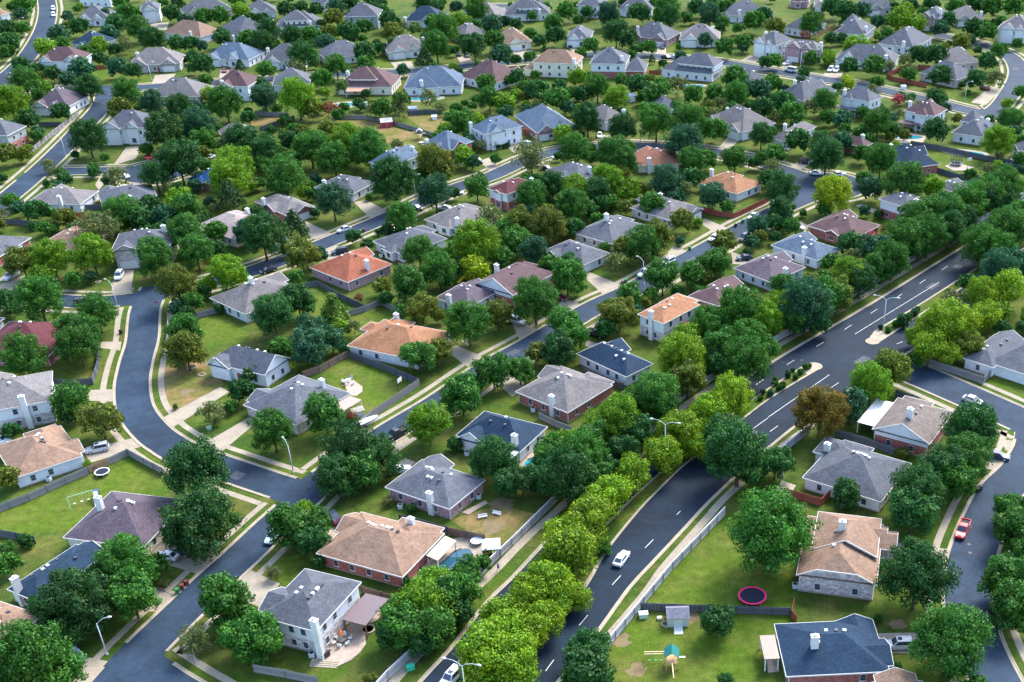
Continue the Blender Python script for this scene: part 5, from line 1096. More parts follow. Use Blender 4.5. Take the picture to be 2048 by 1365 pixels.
# the unnumbered small trees that close the gaps between the far houses
fr = np.random.default_rng(11)
XY = np.array([(e[2], e[3], e[5]) for e in SP]); HP = [see(h['X'], h['Y'], 2.5) + (h,) for h in HOUSES]
LP = []
for r_ in LW + DR:
    q = r_[2:] if r_[0] in ('lawn', 'dry') else r_[1:]; t_ = r_[1] if r_[0] in ('lawn', 'dry') else r_[0]
    if px(t_, *q[0])[1] < 900: c_ = np.mean([atT(t_, *p_) for p_ in q], 0); LP.append((c_[0], c_[1], max(np.hypot(*(atT(t_, *p_) - c_)) for p_ in q) * .7))
add = []
for _ in range(20000):
    X, Y = fr.uniform(-120, 2170), 690 * fr.random() ** .9 - 30
    rw = fr.uniform(1.8, 3.4); p = at(X, Y, rw)
    x, y = float(p[0]), float(p[1])
    if np.min(np.hypot(XY[:, 0] - x, XY[:, 1] - y) - .52 * (XY[:, 2] + rw)) < 0: continue
    if Y > 330 and any(abs((np.array([x, y]) - h['org']) @ h['u'] - h['L'] / 2) < h['L'] / 2 + 3.5 and abs((np.array([x, y]) - h['org']) @ h['v'] - h['D'] / 2) < h['D'] / 2 + 3.5 for h in HOUSES): continue
    if near_road((x, y), None, 3.4) or any(math.hypot(x - a, y - b) < c_ + rw * .6 for a, b, c_ in LP): continue
    bad = False
    for hx, hy, hd, h in HP:
        d = np.array([x, y]) - h['org']; a, b = d @ h['u'], d @ h['v']
        if -1.5 < a < h['L'] + 1.5 and -1.8 < b < h['D'] + 1.5: bad = True; break
        sc = FL / hd; qx, qy, _z = see(x, y, rw)
        if abs(qx - hx) < h['L'] * .52 * sc and -.5 * sc * 6 < qy - hy < 8.5 * sc: bad = True; break
    if bad: continue
    XY = np.vstack([XY, (x, y, rw)]); add.append((x, y, rw * 1.02, rw, 'ddmmmbyos'[fr.integers(9)]))
    if len(add) > 620: break
print('fill', len(add))
base = {f_: crown_pts(f_, 55, .26) for f_ in ('round', 'puffy', 'airy', 'cone', 'broad')}
VV, TT = [], []
for x, y, zc, rw, k in far + add:
    form = TK[k][0] if TK[k][0] in base else 'round'
    P, Nn, lf, rg = base[form]; a = fr.uniform(0, 6.28); c_, s_ = math.cos(a), math.sin(a); R2 = np.array([[c_, s_, 0], [-s_, c_, 0], [0, 0, 1]])
    V = quads(P, Nn, lf, rg) @ R2 * rw + np.array([x, y, zc]); VV.append(V); TT.append(np.tile(np.array([*TK[k][1], 1.]) * fr.uniform(.85, 1.2), (len(V), 1)))
me = leafmesh('far_foliage', np.concatenate(VV)); at_ = me.color_attributes.new('tint', 'FLOAT_COLOR', 'POINT'); at_.data.foreach_set('color', np.concatenate(TT).astype(np.float32).ravel())
me.materials.clear(); me.materials.append(MT['leaf_far'])
o = link('far_foliage', me); o['kind'] = 'stuff'; o['label'] = 'smaller green treetops filling the gaps between the far houses'; o['category'] = 'foliage'
# ------------------------------------------------------------------ cars
CC = {'white': (.74, .75, .76), 'silver': (.45, .47, .50), 'black': (.018, .02, .025), 'dark': (.03, .04, .06), 'maroon': (.16, .015, .03), 'red': (.60, .02, .03), 'navy': (.02, .035, .09), 'blue-silver': (.35, .45, .58)}
def car_parts(kind):
    L_, Wd = {'sedan': (4.75, 1.82), 'suv': (4.9, 1.95), 'pickup': (5.7, 2.0), 'van': (5.4, 2.05)}[kind]
    hb, ht = {'sedan': (.88, 1.42), 'suv': (1.02, 1.78), 'pickup': (1.08, 1.85), 'van': (1.15, 2.1)}[kind]
    # cabin: base rear, base front, roof rear, roof front (front is +x)
    c = {'sedan': (-2.0, 1.05, -1.15, .25), 'suv': (-2.4, 1.1, -2.1, .35), 'pickup': (-.75, 1.45, -.55, .75), 'van': (-2.65, 1.7, -2.5, .95)}[kind]
    B = MB(); h2 = L_ / 2; w2 = Wd / 2
    st = [(-h2, .42, hb - .12, .80), (-h2 + .12, .26, hb - .02, .93), (-h2 + .9, .22, hb, 1), (0, .2, hb, 1), (1.0, .22, hb, 1), (h2 - .35, .24, hb - .14, .94), (h2, .36, hb - .30, .72)]
    n = 0
    for x, zb, zt, k in st:
        w_ = w2 * k; B.v += [(x, -w_ * .94, zb), (x, w_ * .94, zb), (x, w_, (zb + zt) / 2), (x, w_ * .9, zt), (x, -w_ * .9, zt), (x, -w_, (zb + zt) / 2)]
    for i in range(len(st) - 1):
        for j in range(6): B.f.append((i * 6 + j, i * 6 + (j + 1) % 6, (i + 1) * 6 + (j + 1) % 6, (i + 1) * 6 + j))
    B.f.append((5, 4, 3, 2, 1, 0)); q = (len(st) - 1) * 6; B.f.append(tuple(q + j for j in range(6)))
    wb, wt = w2 * .90, w2 * .74; z0 = hb - .03
    a = [(c[0], -wb, z0), (c[1], -wb, z0), (c[1], wb, z0), (c[0], wb, z0)]; b = [(c[2], -wt, ht), (c[3], -wt, ht), (c[3], wt, ht), (c[2], wt, ht)]
    for i in range(4): B.poly([a[i], a[(i + 1) % 4], b[(i + 1) % 4], b[i]])
    tp = [(c[2] + .15, -wt + .12, ht + .05), (c[3] - .12, -wt + .12, ht + .05), (c[3] - .12, wt - .12, ht + .05), (c[2] + .15, wt - .12, ht + .05)]
    for i in range(4): B.poly([b[i], b[(i + 1) % 4], tp[(i + 1) % 4], tp[i]])
    B.poly(tp)
    if kind == 'pickup':
        for s in (-1, 1): B.box(-h2 + .06, -.8, s * w2 * .9 - .05, s * w2 * .9 + .05, hb - .05, hb + .2)
        B.box(-h2 + .02, -h2 + .12, -w2 * .85, w2 * .85, hb - .05, hb + .2)
    def glass(i, fx=.9, lo=.14, hi=.9):
        p, q_, r, s = [Vector(v) for v in (a[i], a[(i + 1) % 4], b[(i + 1) % 4], b[i])]
        def e(u, v): return (p.lerp(q_, u)).lerp(s.lerp(r, u), v)
        return MB().slab([e(1 - fx, lo), e(fx, lo), e(fx, hi), e(1 - fx, hi)], .018)
    out = [('body', B.mesh('body', 'car'))]
    out += [('side_window', glass(0, .93).mesh('side_window', 'glass')), ('windscreen', glass(1, .93, .08, .94).mesh('windscreen', 'glass')), ('side_window', glass(2, .93).mesh('side_window', 'glass')), ('rear_window', glass(3, .9, .15).mesh('rear_window', 'glass'))]
    if kind == 'pickup': out.append(('cargo_bed', MB().box(-h2 + .14, -.82, -w2 * .83, w2 * .83, hb - .01, hb + .012).mesh('cargo_bed', 'tyre')))
    if kind == 'suv' : out.append(('sunroof', MB().box(-.5, .2, -.4, .4, ht + .04, ht + .065).mesh('sunroof', 'glass')))
    return out, L_, w2
def wheel_m():
    t = MB().tube([(0, -.12, 0), (0, .12, 0)], .34, 16); r = MB().tube([(0, -.135, 0), (0, .135, 0)], .21, 12)
    return t.mesh('wheel', 'tyre', False), r.mesh('rim', 'metal')
lamp_m = MB().box(-.05, .05, -.2, .2, -.08, .08)
def car(kind, colr, X, Y, rz, where, near=True, lab=None):
    pt, L_, w2 = cached(('car', kind), lambda: car_parts(kind))
    tm, rm = cached('wheel', wheel_m); hl = cached('hl', lambda: lamp_m.mesh('headlight', 'trim')); tl = cached('tl', lambda: lamp_m.mesh('tail_light', surf('tail_light', (.45, .02, .02), .3)))
    nm = {'sedan': 'car', 'suv': 'car', 'pickup': 'pickup_truck', 'van': 'van'}[kind]
    words = {'sedan': 'saloon car', 'suv': 'sport utility car', 'pickup': 'pickup truck', 'van': 'van'}[kind]
    o = thing(nm, nm.replace('_', ' '), f'{colr} {words} {where}', X, Y, rz, 'cars parked and driving', z=.075, pre=1, full=1 if lab else 0)
    if lab: THINGS[-1]['look'] = lab
    for n_, me in pt: link(n_, me, o, CC[colr] if n_ == 'body' else None)
    for sx in (-1, 1):
        for sy in (-1, 1):
            wo = link('wheel', tm, o, None, (sx * L_ * .30, sy * (w2 - .12), .34))
            if near: link('rim', rm, wo)
    if near:
        hb = {'sedan': .62, 'suv': .74, 'pickup': .8, 'van': .8}[kind]
        for s in (-1, 1):
            link('headlight', hl, o, None, (L_ / 2 - .06, s * w2 * .55, hb)); link('tail_light', tl, o, None, (-L_ / 2 + .04, s * w2 * .62, hb + .05))
# sheet, rear x y, front x y, kind, colour, whereabouts
CD = [
('23', 835, 432, 915, 322, 'sedan', 'white', 0, 'white saloon car driving alone on the wide avenue'), ('32', 1562, 440, 1712, 492, 'sedan', 'silver', 0, 'silver saloon car driving along the side street'), ('32', 1650, 580, 1740, 612, 'suv', 'white', 0, 'white car at the kerb half hidden by a tree'),
('32', 1780, 900, 1895, 920, 'sedan', 'navy', 'on the driveway'), ('33', 1585, 75, 1522, 222, 'pickup', 'red', 0, 'red pickup truck parked by the right-hand kerb'), ('33', 1755, 790, 1822, 925, 'sedan', 'black', 'at the kerb'), ('33', 1150, 1060, 930, 1068, 'suv', 'silver', 'on the driveway'),
('02', 862, 838, 690, 872, 'suv', 'silver', 'on the driveway'), ('02', -70, 790, 70, 785, 'sedan', 'white', 'beside the wall'), ('03', 1435, 372, 1220, 342, 'sedan', 'white', 'on the driveway'), ('03', 1545, 345, 1380, 285, 'suv', 'dark', 'on the driveway'),
('03', 1060, 600, 1200, 640, 'sedan', 'white', 'under the trees'), ('03', 560, 1100, 650, 1190, 'sedan', 'blue-silver', 'under the trees'), ('13', 165, 150, 100, 245, 'sedan', 'blue-silver', 'on the street'), ('13', 590, 10, 660, 85, 'sedan', 'dark', 'on the driveway'),
('13', 670, 92, 790, 88, 'sedan', 'maroon', 'on the driveway'), ('13', 1600, 1285, 1505, 1385, 'suv', 'white', 0, 'white car half hidden under the double street lamp'), ('12', 1185, 705, 1055, 770, 'pickup', 'black', 'at the kerb'), ('12', 1100, 1030, 1195, 1010, 'sedan', 'white', 'on the driveway'),
('11', 760, 448, 645, 488, 'sedan', 'silver', 'on the street'), ('11', 715, 640, 615, 655, 'suv', 'dark', 'on the driveway'), ('11', 160, 775, 35, 810, 'sedan', 'black', 'on the street'), ('11', 1110, 490, 1030, 475, 'sedan', 'maroon', 'on the driveway'),
('11', 1115, 470, 1050, 455, 'sedan', 'maroon', 'on the driveway'), ('11', 1550, 300, 1460, 292, 'sedan', 'silver', 'on the driveway'), ('11', 1240, 290, 1320, 300, 'sedan', 'black', 'on the street'), ('11', 1570, 180, 1630, 175, 'sedan', 'white', 'by the kerb'), ('11', 190, 530, 240, 560, 'sedan', 'dark', 'on the driveway'),
('21', 1300, 700, 1190, 758, 'suv', 'white', 'at the kerb'), ('21', 1130, 780, 1000, 852, 'pickup', 'white', 'at the kerb'), ('21', 1645, 510, 1580, 560, 'sedan', 'white', 'at the kerb'), ('21', 1895, 512, 1810, 562, 'suv', 'black', 'on the street'), ('21', 1895, 690, 1815, 698, 'sedan', 'dark', 'on the driveway'),
('21', 1965, 335, 1885, 390, 'sedan', 'white', 'at the kerb'), ('21', 0, 1185, 90, 1215, 'suv', 'silver', 'on the driveway'), ('21', 340, 1000, 420, 1020, 'sedan', 'maroon', 'on the driveway'), ('21', 620, 1285, 735, 1320, 'pickup', 'black', 'on the driveway'),
('31', 230, 185, 105, 240, 'van', 'white', 0, 'white van parked at the mouth of the cul-de-sac'), ('31', 340, 14, 440, 22, 'sedan', 'white', 'on the cul-de-sac'), ('31', 510, 30, 625, 24, 'sedan', 'white', 'on the cul-de-sac'), ('31', 190, 432, 285, 460, 'sedan', 'silver', 'on the driveway'),
('00', 425, 55, 428, 88, 'suv', 'white', 'at the kerb'), ('00', 425, 105, 428, 138, 'suv', 'white', 'at the kerb'), ('00', 1170, 1262, 1285, 1255, 'pickup', 'red', 0, 'small red pickup truck by the shaded cul-de-sac'), ('00', 1715, 1240, 1620, 1275, 'sedan', 'white', 'on the driveway'),
('01', 1020, 50, 950, 38, 'sedan', 'white', 'on the cul-de-sac'), ('00', 1785, 550, 1795, 580, 'sedan', 'maroon', 'on the driveway'), ('00', 1850, 545, 1862, 578, 'sedan', 'maroon', 'on the driveway'), ('01', 975, 800, 925, 880, 'suv', 'silver', 'on the driveway'),
('01', 150, 805, 30, 880, 'pickup', 'silver', 'on the driveway'), ('01', 620, 1055, 715, 1045, 'suv', 'black', 'at the kerb'), ('10', 1615, 420, 1630, 450, 'sedan', 'black', 'on the driveway'), ('10', 1670, 430, 1695, 458, 'sedan', 'dark', 'on the driveway'),
('10', 1740, 1275, 1805, 1295, 'sedan', 'black', 'on the driveway'), ('10', 100, 165, 165, 180, 'sedan', 'dark', 'by the kerb'), ('20', 455, 350, 470, 385, 'sedan', 'black', 'on the driveway'), ('20', 1200, 360, 1205, 395, 'sedan', 'dark', 'on the driveway'),
('20', 1245, 460, 1205, 452, 'sedan', 'dark', 'on the street'), ('20', 1310, 460, 1265, 455, 'sedan', 'silver', 'on the street'), ('20', 700, 1060, 698, 1102, 'sedan', 'white', 'on the driveway'), ('20', 150, 1165, 70, 1140, 'suv', 'silver', 'on the driveway'),
('20', 240, 1340, 310, 1350, 'sedan', 'black', 'on the driveway'), ('20', 395, 1240, 345, 1255, 'sedan', 'white', 'on the street'), ('30', 185, 498, 120, 515, 'sedan', 'white', 'on the driveway'), ('30', 235, 572, 130, 555, 'van', 'silver', 'on the street'),
('30', 520, 540, 480, 575, 'suv', 'white', 'on the driveway'), ('30', 562, 545, 530, 578, 'suv', 'white', 'on the driveway'), ('30', 1710, 700, 1760, 712, 'sedan', 'maroon', 'on the driveway'), ('30', 270, 1290, 335, 1300, 'suv', 'black', 'on the driveway'), ('30', 1350, 640, 1290, 635, 'sedan', 'dark', 'on the street')]
for e in CD:
    t, x0, y0, x1, y1, kind, colr, where = e[:8]
    a, b = atT(t, x0, y0, .6), atT(t, x1, y1, .6); c = (a + b) / 2; d = b - a
    fy = px(t, x0, y0)[1]
    car(kind, colr, c[0], c[1], math.atan2(d[1], d[0]), where, fy > 230, e[8] if len(e) > 8 else None)

# ------------------------------------------------------------------ street lamps
def lamp(t, x, y, tx, ty, double=False, h=None, ang=0, where=''):
    b = atT(t, x, y)
    if h is None: h = 6.6 if not double else 9.0
    o = thing('street_lamp', 'street lamp', where, b[0], b[1], ang, 'street lamps', full=1)
    MB().tube([(0, 0, 0), (0, 0, h)], [.13, .075], 8).build('pole', 'metal', o, smooth=True)
    MB().tube([(0, 0, 0), (0, 0, .35)], [.24, .2], 8).build('base', 'metal', o)
    for s in ((1, -1) if double else (1,)):
        L_ = 2.6 if double else 1.9
        MB().tube([(0, 0, h - .15), (s * .6, 0, h + .45), (s * L_ * .6, 0, h + .8), (s * L_, 0, h + .85)], [.06, .05, .045, .04], 6).build('arm', 'metal', o, smooth=True)
        MB().tube([(s * (L_ - .1), 0, h + .85), (s * (L_ + .25), 0, h + .84), (s * (L_ + .65), 0, h + .8)], [.1, .2, .12], 8).build('lamp_head', 'trim', o, smooth=True)
lamp('03', 855, 1140, 768, 905, ang=.3, where='single-arm street lamp by the bottom left kerb')
lamp('12', 300, 1045, 258, 825, ang=2.2, where='street lamp on the corner below the middle cul-de-sac junction')
THINGS[-1]['look'] = 'street lamp on the grassy corner beside the big dark tree'
lamp('01', 940, 1085, 890, 890, ang=2.6, where='leaning street lamp at the left junction by the driveway')
THINGS[-1]['look'] = 'street lamp at the left junction opposite the silver car'
lamp('11', 1275, 200, 1262, 45, ang=-.4, where='street lamp beside the round blue-green tree')
lamp('21', 1052, 905, 1010, 770, ang=2.4, where='street lamp by the white pickup on the middle street')
lamp('20', 1025, 1140, 1022, 980, ang=4.5, where='thin street lamp in front of the large twin-crowned trees')
lamp('30', 1572, 800, 1580, 675, ang=-.8, where='street lamp on the far right corner lawn')
lamp('30', 258, 560, 275, 480, ang=0, where='street lamp beside the silver van')
lamp('30', 828, 1395, 830, 1310, ang=3.3, where='street lamp on the rim of the cul-de-sac')
lamp('00', 527, 1245, 500, 1155, ang=2.7, where='street lamp at the upper left road junction')
lamp('00', 1210, 640, 1205, 550, ang=.3, where='curved street lamp by the double garage drive')
lamp('00', 182, 270, 205, 215, ang=.2, where='street lamp beside the trees at the far left')
lamp('31', 916, 1297, 938, 1070, True, ang=-.35, where='double-arm street lamp on the upper median tip')
lamp('F', 1331, 935, 1327, 880, True, h=10.2, ang=-.35, where='double-arm street lamp rising among the lime trees')
lamp('F', 936, 1424, 928, 1350, True, h=9.6, ang=-.3, where='double-arm street lamp at the bottom edge')

# ------------------------------------------------------------------ pools, patios, garden things
def blob(c, rx, ry, rz, n=28, wob=.12, seed=1):
    r_ = random.Random(seed); ph = r_.uniform(0, 6)
    out = []
    for i in range(n):
        a = 2 * math.pi * i / n; k = 1 + wob * math.sin(2 * a + ph) + wob * .5 * math.sin(3 * a)
        x, y = rx * k * math.cos(a), ry * k * math.sin(a)
        out.append(np.array([c[0] + x * math.cos(rz) - y * math.sin(rz), c[1] + x * math.sin(rz) + y * math.cos(rz)]))
    return out
def pool(t, x, y, rx, ry, rz, lab, deckr=1.5, seed=1, wob=.12, col=(.02, .22, .27)):
    c = atT(t, x, y)
    o = thing('swimming_pool', 'pool', lab, c[0], c[1], rz, full=1)
    z = (0, 0)
    MB().prism(blob(z, rx + deckr, ry + deckr, 0, wob=.06, seed=seed + 5), -.05, .05).build('deck', 'concrete', o)
    MB().prism(blob(z, rx + .3, ry + .3, 0, wob=wob, seed=seed), -.05, .10).build('coping', 'kerb', o)
    MB().prism(blob(z, rx, ry, 0, wob=wob, seed=seed), -.04, .112).build('water', 'pool_water' if False else 'water', o, col)
pool('13', 1580, 420, 4.2, 2.6, 1.0, 'kidney-shaped pool with pale deck behind the avenue trees', 4.2, 3, .16, (.02, .07, .11))
pool('30', 1110, 1100, 4.5, 2.2, -.15, 'turquoise pool behind the plum two-storey house', 2, 4)
pool('30', 1570, 1222, 6.8, 1.9, -.35, 'long turquoise pool in a white deck', 1.8, 5, .05)
pool('22', 235, 955, 4, 2, .5, 'turquoise pool half hidden by avenue trees', 1.2, 6)
pool('10', 770, 835, 6, 2.2, 0, 'small pool with pink paving below the plum house', 2.2, 7)
pool('10', 1340, 790, 6, 2.2, .1, 'pool below the blue-grey house hidden by thin trees', 2, 8)
pool('01', 600, 515, 5.5, 1.8, -.1, 'pool at far left behind the tan house', 1, 9)
pool('20', 1440, 690, 5, 1.8, 0, 'pool corner below the big white-walled far house', 1.2, 10)
pool('31', 1640, 95, 3, 1.6, 0, 'little pool below the trampoline lawn fence', 1.0, 11)
def patio(t, pts, lab):
    P = [atT(t, *p) for p in pts]; ar = sum(P[i][0] * P[(i + 1) % len(P)][1] - P[(i + 1) % len(P)][0] * P[i][1] for i in range(len(P)))
    if ar < 0: P = P[::-1]
    m = MB(); m.prism(P, -.1, .10); o = struct('patio', m, surf('patio_paving', (.33, .26, .21), .85, ((.8, .14), (4, .12))))
patio('13', [(470, 1190), (600, 1060), (760, 900), (860, 900), (935, 905), (930, 960), (870, 990), (880, 1060), (830, 1130), (760, 1190), (640, 1245)], '')
patio('13', [(840, 860), (960, 750), (1000, 800), (990, 850), (940, 890), (880, 900)], '')
patio('13', [(1240, 580), (1480, 290), (1640, 300), (1720, 330), (1760, 370), (1810, 300), (1880, 330), (1700, 440), (1560, 520), (1380, 560), (1290, 590)], '')
patio('12', [(690, 300), (780, 310), (850, 360), (850, 400), (800, 435), (740, 430)], '')
patio('12', [(1640, 1365), (1830, 1270), (1850, 1290), (1700, 1380)], '')
patio('30', [(1030, 1090), (1120, 1060), (1260, 1090), (1240, 1140), (1130, 1140)], '')
patio('30', [(1410, 1330), (1480, 1300), (1650, 1340), (1560, 1365), (1480, 1365)], '')
patio('33', [(-20, 1080), (80, 1150), (90, 1280), (0, 1290)], '')
patio('22', [(110, 900), (200, 860), (220, 900), (130, 980)], '')
patio('32', [(60, 1190), (110, 1110), (225, 1150), (190, 1200), (120, 1200)], '')
def trampoline(t, x, y, r, col, cname, net, lab):
    c = atT(t, x, y); o = thing('trampoline', 'trampoline', lab, c[0], c[1], 0, full=1)
    z = .75
    m = MB(); n = 36
    for i in range(n):
        a, b = 2 * math.pi * i / n, 2 * math.pi * (i + 1) / n
        R_ = lambda q, k: (k * math.cos(q), k * math.sin(q))
        m.slab([(*R_(a, r * .86), z), (*R_(a, r), z), (*R_(b, r), z), (*R_(b, r * .86), z)], .06)
    m.build('edge_pad', 'fabric', o, col)
    MB().prism([(r * .88 * math.cos(q), r * .88 * math.sin(q)) for q in np.linspace(0, 2 * math.pi, 37)[:-1]], z - .05, z - .01).build('jump_mat', 'fabric', o, (.012, .014, .03))
    for i in range(6):
        a = i * math.pi / 3; MB().tube([(r * .95 * math.cos(a), r * .95 * math.sin(a), 0), (r * .95 * math.cos(a), r * .95 * math.sin(a), 2.6 if net else z)], .035, 6).build('leg', 'metal', o)
    if net:
        m = MB()
        for k in range(8):
            zz = z + .1 + k * .23; m.tube([(r * .95 * math.cos(q), r * .95 * math.sin(q), zz) for q in np.linspace(0, 2 * math.pi, 25)], .025, 4, False)
        for k in range(36):
            q = k * math.pi / 18; m.bar((r * .95 * math.cos(q), r * .95 * math.sin(q), z), (r * .95 * math.cos(q), r * .95 * math.sin(q), 2.55), .03, .03)
        m.build('safety_net', 'fabric', o, (.02, .025, .04))
trampoline('23', 1918, 700, 2.5, (.75, .03, .13), 'pink', False, 'round trampoline with pink rim on the lower lawn')
trampoline('02', 822, 1060, 1.5, (.7, .7, .72), 'white', False, 'small white and red trampoline by the tan fence')
trampoline('30', 1500, 1320, 2.0, (.55, .58, .62), 'pale', True, 'netted trampoline on a pale pad on the upper right lawn')
trampoline('30', 1985, 1290, 2.2, (.6, .6, .62), 'pale', False, 'dark trampoline with pale rim at the right edge')
def shed(t, x, y, L_, D, h, rz, wc, rc, lab, ramp=0, nm='garden_shed'):
    c = atT(t, x, y); o = thing(nm, 'shed', lab, c[0], c[1], rz, full=1)
    MB().box(-L_ / 2, L_ / 2, -D / 2, D / 2, 0, h).build('wall', 'siding', o, wc)
    m = MB(); ov = .18; ri = D * .32
    m.slab([(-L_ / 2 - ov, -D / 2 - ov, h - .05), (L_ / 2 + ov, -D / 2 - ov, h - .05), (L_ / 2 + ov, 0, h + ri), (-L_ / 2 - ov, 0, h + ri)], .08)
    m.slab([(L_ / 2 + ov, D / 2 + ov, h - .05), (-L_ / 2 - ov, D / 2 + ov, h - .05), (-L_ / 2 - ov, 0, h + ri), (L_ / 2 + ov, 0, h + ri)], .08)
    m.build('roof', 'roof', o, rc)
    gm = MB()
    for s in (-1, 1): gm.slab([(s * (L_ / 2 - .02), -D / 2, h), (s * (L_ / 2 - .02), D / 2, h), (s * (L_ / 2 - .02), 0, h + ri - .03)], .03 * s)
    gm.build('gable', 'siding', o, wc)
    d_ = MB().box(-.75, .75, -D / 2 - .05, -D / 2, .1, h - .25).build('door', 'plain', o, tuple(min(1, v * 1.15) for v in wc))
    MB().box(-.04, .04, -D / 2 - .07, -D / 2 - .05, .1, h - .25).build('handle', 'metal', d_)
    if ramp: MB().slab([(-.75, -D / 2 - 1.9, .02), (.75, -D / 2 - 1.9, .02), (.75, -D / 2, .3), (-.75, -D / 2, .3)], .06).build('ramp', 'plain', o, (.5, .52, .52))
shed('23', 1322, 880, 3.6, 2.9, 2.0, .02, (.42, .46, .42), (.17, .17, .21), 'grey-roofed garden shed with a ramp by the dark fence', 1)
shed('10', 1045, 1010, 4.2, 3.4, 2.0, .25, (.33, .03, .05), (.5, .46, .44), 'red garden shed with white trim on the dry lawn')
shed('20', 950, 810, 2.4, 2.4, 2.3, .6, (.7, .72, .76), (.45, .5, .55), 'tiny white shed between the far trees')
shed('12', 810, 590, 2.6, 2.0, 1.5, .6, (.62, .60, .55), (.36, .33, .28), 'low shed beside the patio yard fence')
shed('10', 1425, 955, 1.7, 1.6, 1.2, .2, (.7, .74, .8), (.7, .74, .8), 'small white playhouse on the dry lawn', nm='playhouse')
shed('30', 1078, 1180, 2.6, 1.2, 1.8, -.2, (.33, .05, .06), (.2, .2, .22), 'red and grey shed beside the turquoise pool')
shed('10', 1255, 890, 3.4, 2, 1.3, .1, (.4, .46, .5), (.40, .48, .55), 'low grey shed by the far pool')
def gazebo(t, x, y, L_, h, rz, lab):
    c = atT(t, x, y); o = thing('gazebo', 'gazebo', lab, c[0], c[1], rz, full=1); a = L_ / 2
    m = MB(); b = a * .72
    for q in range(4):
        ca = [(-a, -a), (a, -a), (a, a), (-a, a)]; cb = [(-b, -b), (b, -b), (b, b), (-b, b)]
        m.slab([(*ca[q], h), (*ca[(q + 1) % 4], h), (*cb[(q + 1) % 4], h + .45), (*cb[q], h + .45)], .04)
    m.box(-b, b, -b, b, h + .40, h + .50); m.build('canopy', 'fabric', o, (.80, .80, .82))
    for sx in (-1, 1):
        for sy in (-1, 1): MB().box(sx * a * .95 - .05, sx * a * .95 + .05, sy * a * .95 - .05, sy * a * .95 + .05, 0, h).build('post', 'plain', o, (.10, .12, .25))
gazebo('13', 1885, 345, 3.3, 2.3, .1, 'white canopy gazebo beside the avenue fence')
def table(t, x, y, r, col, lab, umb=None, h=.74):
    c = atT(t, x, y); o = thing('garden_table', 'table', lab, c[0], c[1], 0, full=1)
    MB().prism([(r * math.cos(q), r * math.sin(q)) for q in np.linspace(0, 2 * math.pi, 20)[:-1]], h - .04, h + .1).build('tabletop', 'plain', o, col)
    MB().tube([(0, 0, .1), (0, 0, h - .04)], .06, 8).build('leg', 'metal', o); MB().tube([(0, 0, .1), (0, 0, .16)], .3, 10).build('base', 'metal', o)
    if umb:
        u = thing('parasol', 'parasol', umb, c[0], c[1], 0, z=.1, full=1)
        MB().tube([(0, 0, .76), (0, 0, 2.9)], .03, 6).build('pole', 'metal', u); MB().tube([(0, 0, 1.5), (0, 0, 2.0), (0, 0, 2.85)], [.28, .26, .05], 10).build('folded_canopy', 'fabric', u, (.85, .20, .03))
table('13', 1765, 260, 1.15, (.74, .74, .78), 'white round-topped hot tub cover beside the gazebo')
THINGS[-1]['look'] = 'round white table beside the white gazebo'
table('13', 690, 1045, .85, (.10, .10, .10), 'dark round table on the curved terrace', 'folded orange parasol on the curved terrace')
table('12', 740, 325, .6, (.4, .4, .4), 'small grey table on the peach patio')
def chair(t, x, y, rz, col, lab, grp):
    c = atT(t, x, y); o = thing('garden_chair', 'chair', lab, c[0], c[1], rz, grp, z=.1, full=0, pre=1)
    MB().box(-.28, .28, -.28, .28, .36, .46).build('seat', 'fabric', o, col); MB().box(-.28, .28, .24, .32, .46, .95).build('backrest', 'fabric', o, col)
    for sx in (-1, 1):
        for sy in (-1, 1): MB().box(sx * .25 - .03, sx * .25 + .03, sy * .25 - .03, sy * .25 + .03, 0, .36).build('leg', 'metal', o)
for i in range(6):
    a = i * math.pi / 3 + .4; c = atT('13', 690, 1045) + 1.35 * np.array([math.cos(a), math.sin(a)]); q = see(c[0], c[1], 0)
    chair('F', q[0], q[1], a - math.pi / 2, (.62, .62, .60), 'white-cushioned chair round the dark terrace table', 'chairs round the dark terrace table')
for x, y, a in ((700, 330, 1.2), (762, 300, -.5), (722, 350, 2.4), (775, 345, -1.5)): chair('12', x, y, a, (.45, .46, .47), 'grey chair round the peach patio table', 'chairs on the peach patio')
for x, y, a in ((960, 800, -1.2), (905, 830, 1.8), (925, 860, 2.6)): chair('13', x, y, a, (.5, .03, .06), 'red-cushioned chair under the pergola', 'red chairs under the pergola')
for x, y, a in ((1310, 480, -1), (1340, 430, -1), (1375, 400, -1), (1480, 320, -1)): chair('13', x, y, a, (.03, .05, .12) if x < 1450 else (.4, .03, .05), 'dark chair beside the kidney pool' if x < 1450 else 'red chair under the tan awning', 'chairs beside the kidney pool')
def simple(name, cat, t, x, y, lab, build, rz=0, z=0, grp=None):
    c = atT(t, x, y); o = thing(name, cat, lab, c[0], c[1], rz, grp, z=z, full=1); build(o); return o
def b_grill(o):
    MB().box(-.6, .6, -.3, .3, .1, .85).build('body', 'plain', o, (.03, .03, .035)); MB().tube([(-.6, 0, .9), (.6, 0, .9)], .3, 10).build('lid', 'plain', o, (.025, .025, .03))
    for s in (-1, 1): MB().box(s * .85 - .2, s * .85 + .2, -.25, .25, .8, .85).build('shelf', 'plain', o, (.04, .04, .04))
simple('barbecue', 'grill', '13', 565, 1165, 'black barbecue grill on the curved terrace', b_grill, .9, .1)
def b_steps(o):
    for i in range(4): MB().box(-2.3, 2.3, -.6 - .38 * i, -.22 - .38 * i, 0, .32 - .08 * i).build('step', 'kerb', o)
simple('terrace_steps', 'steps', '13', 560, 1190, 'pale steps at the foot of the curved terrace', b_steps, -.12)
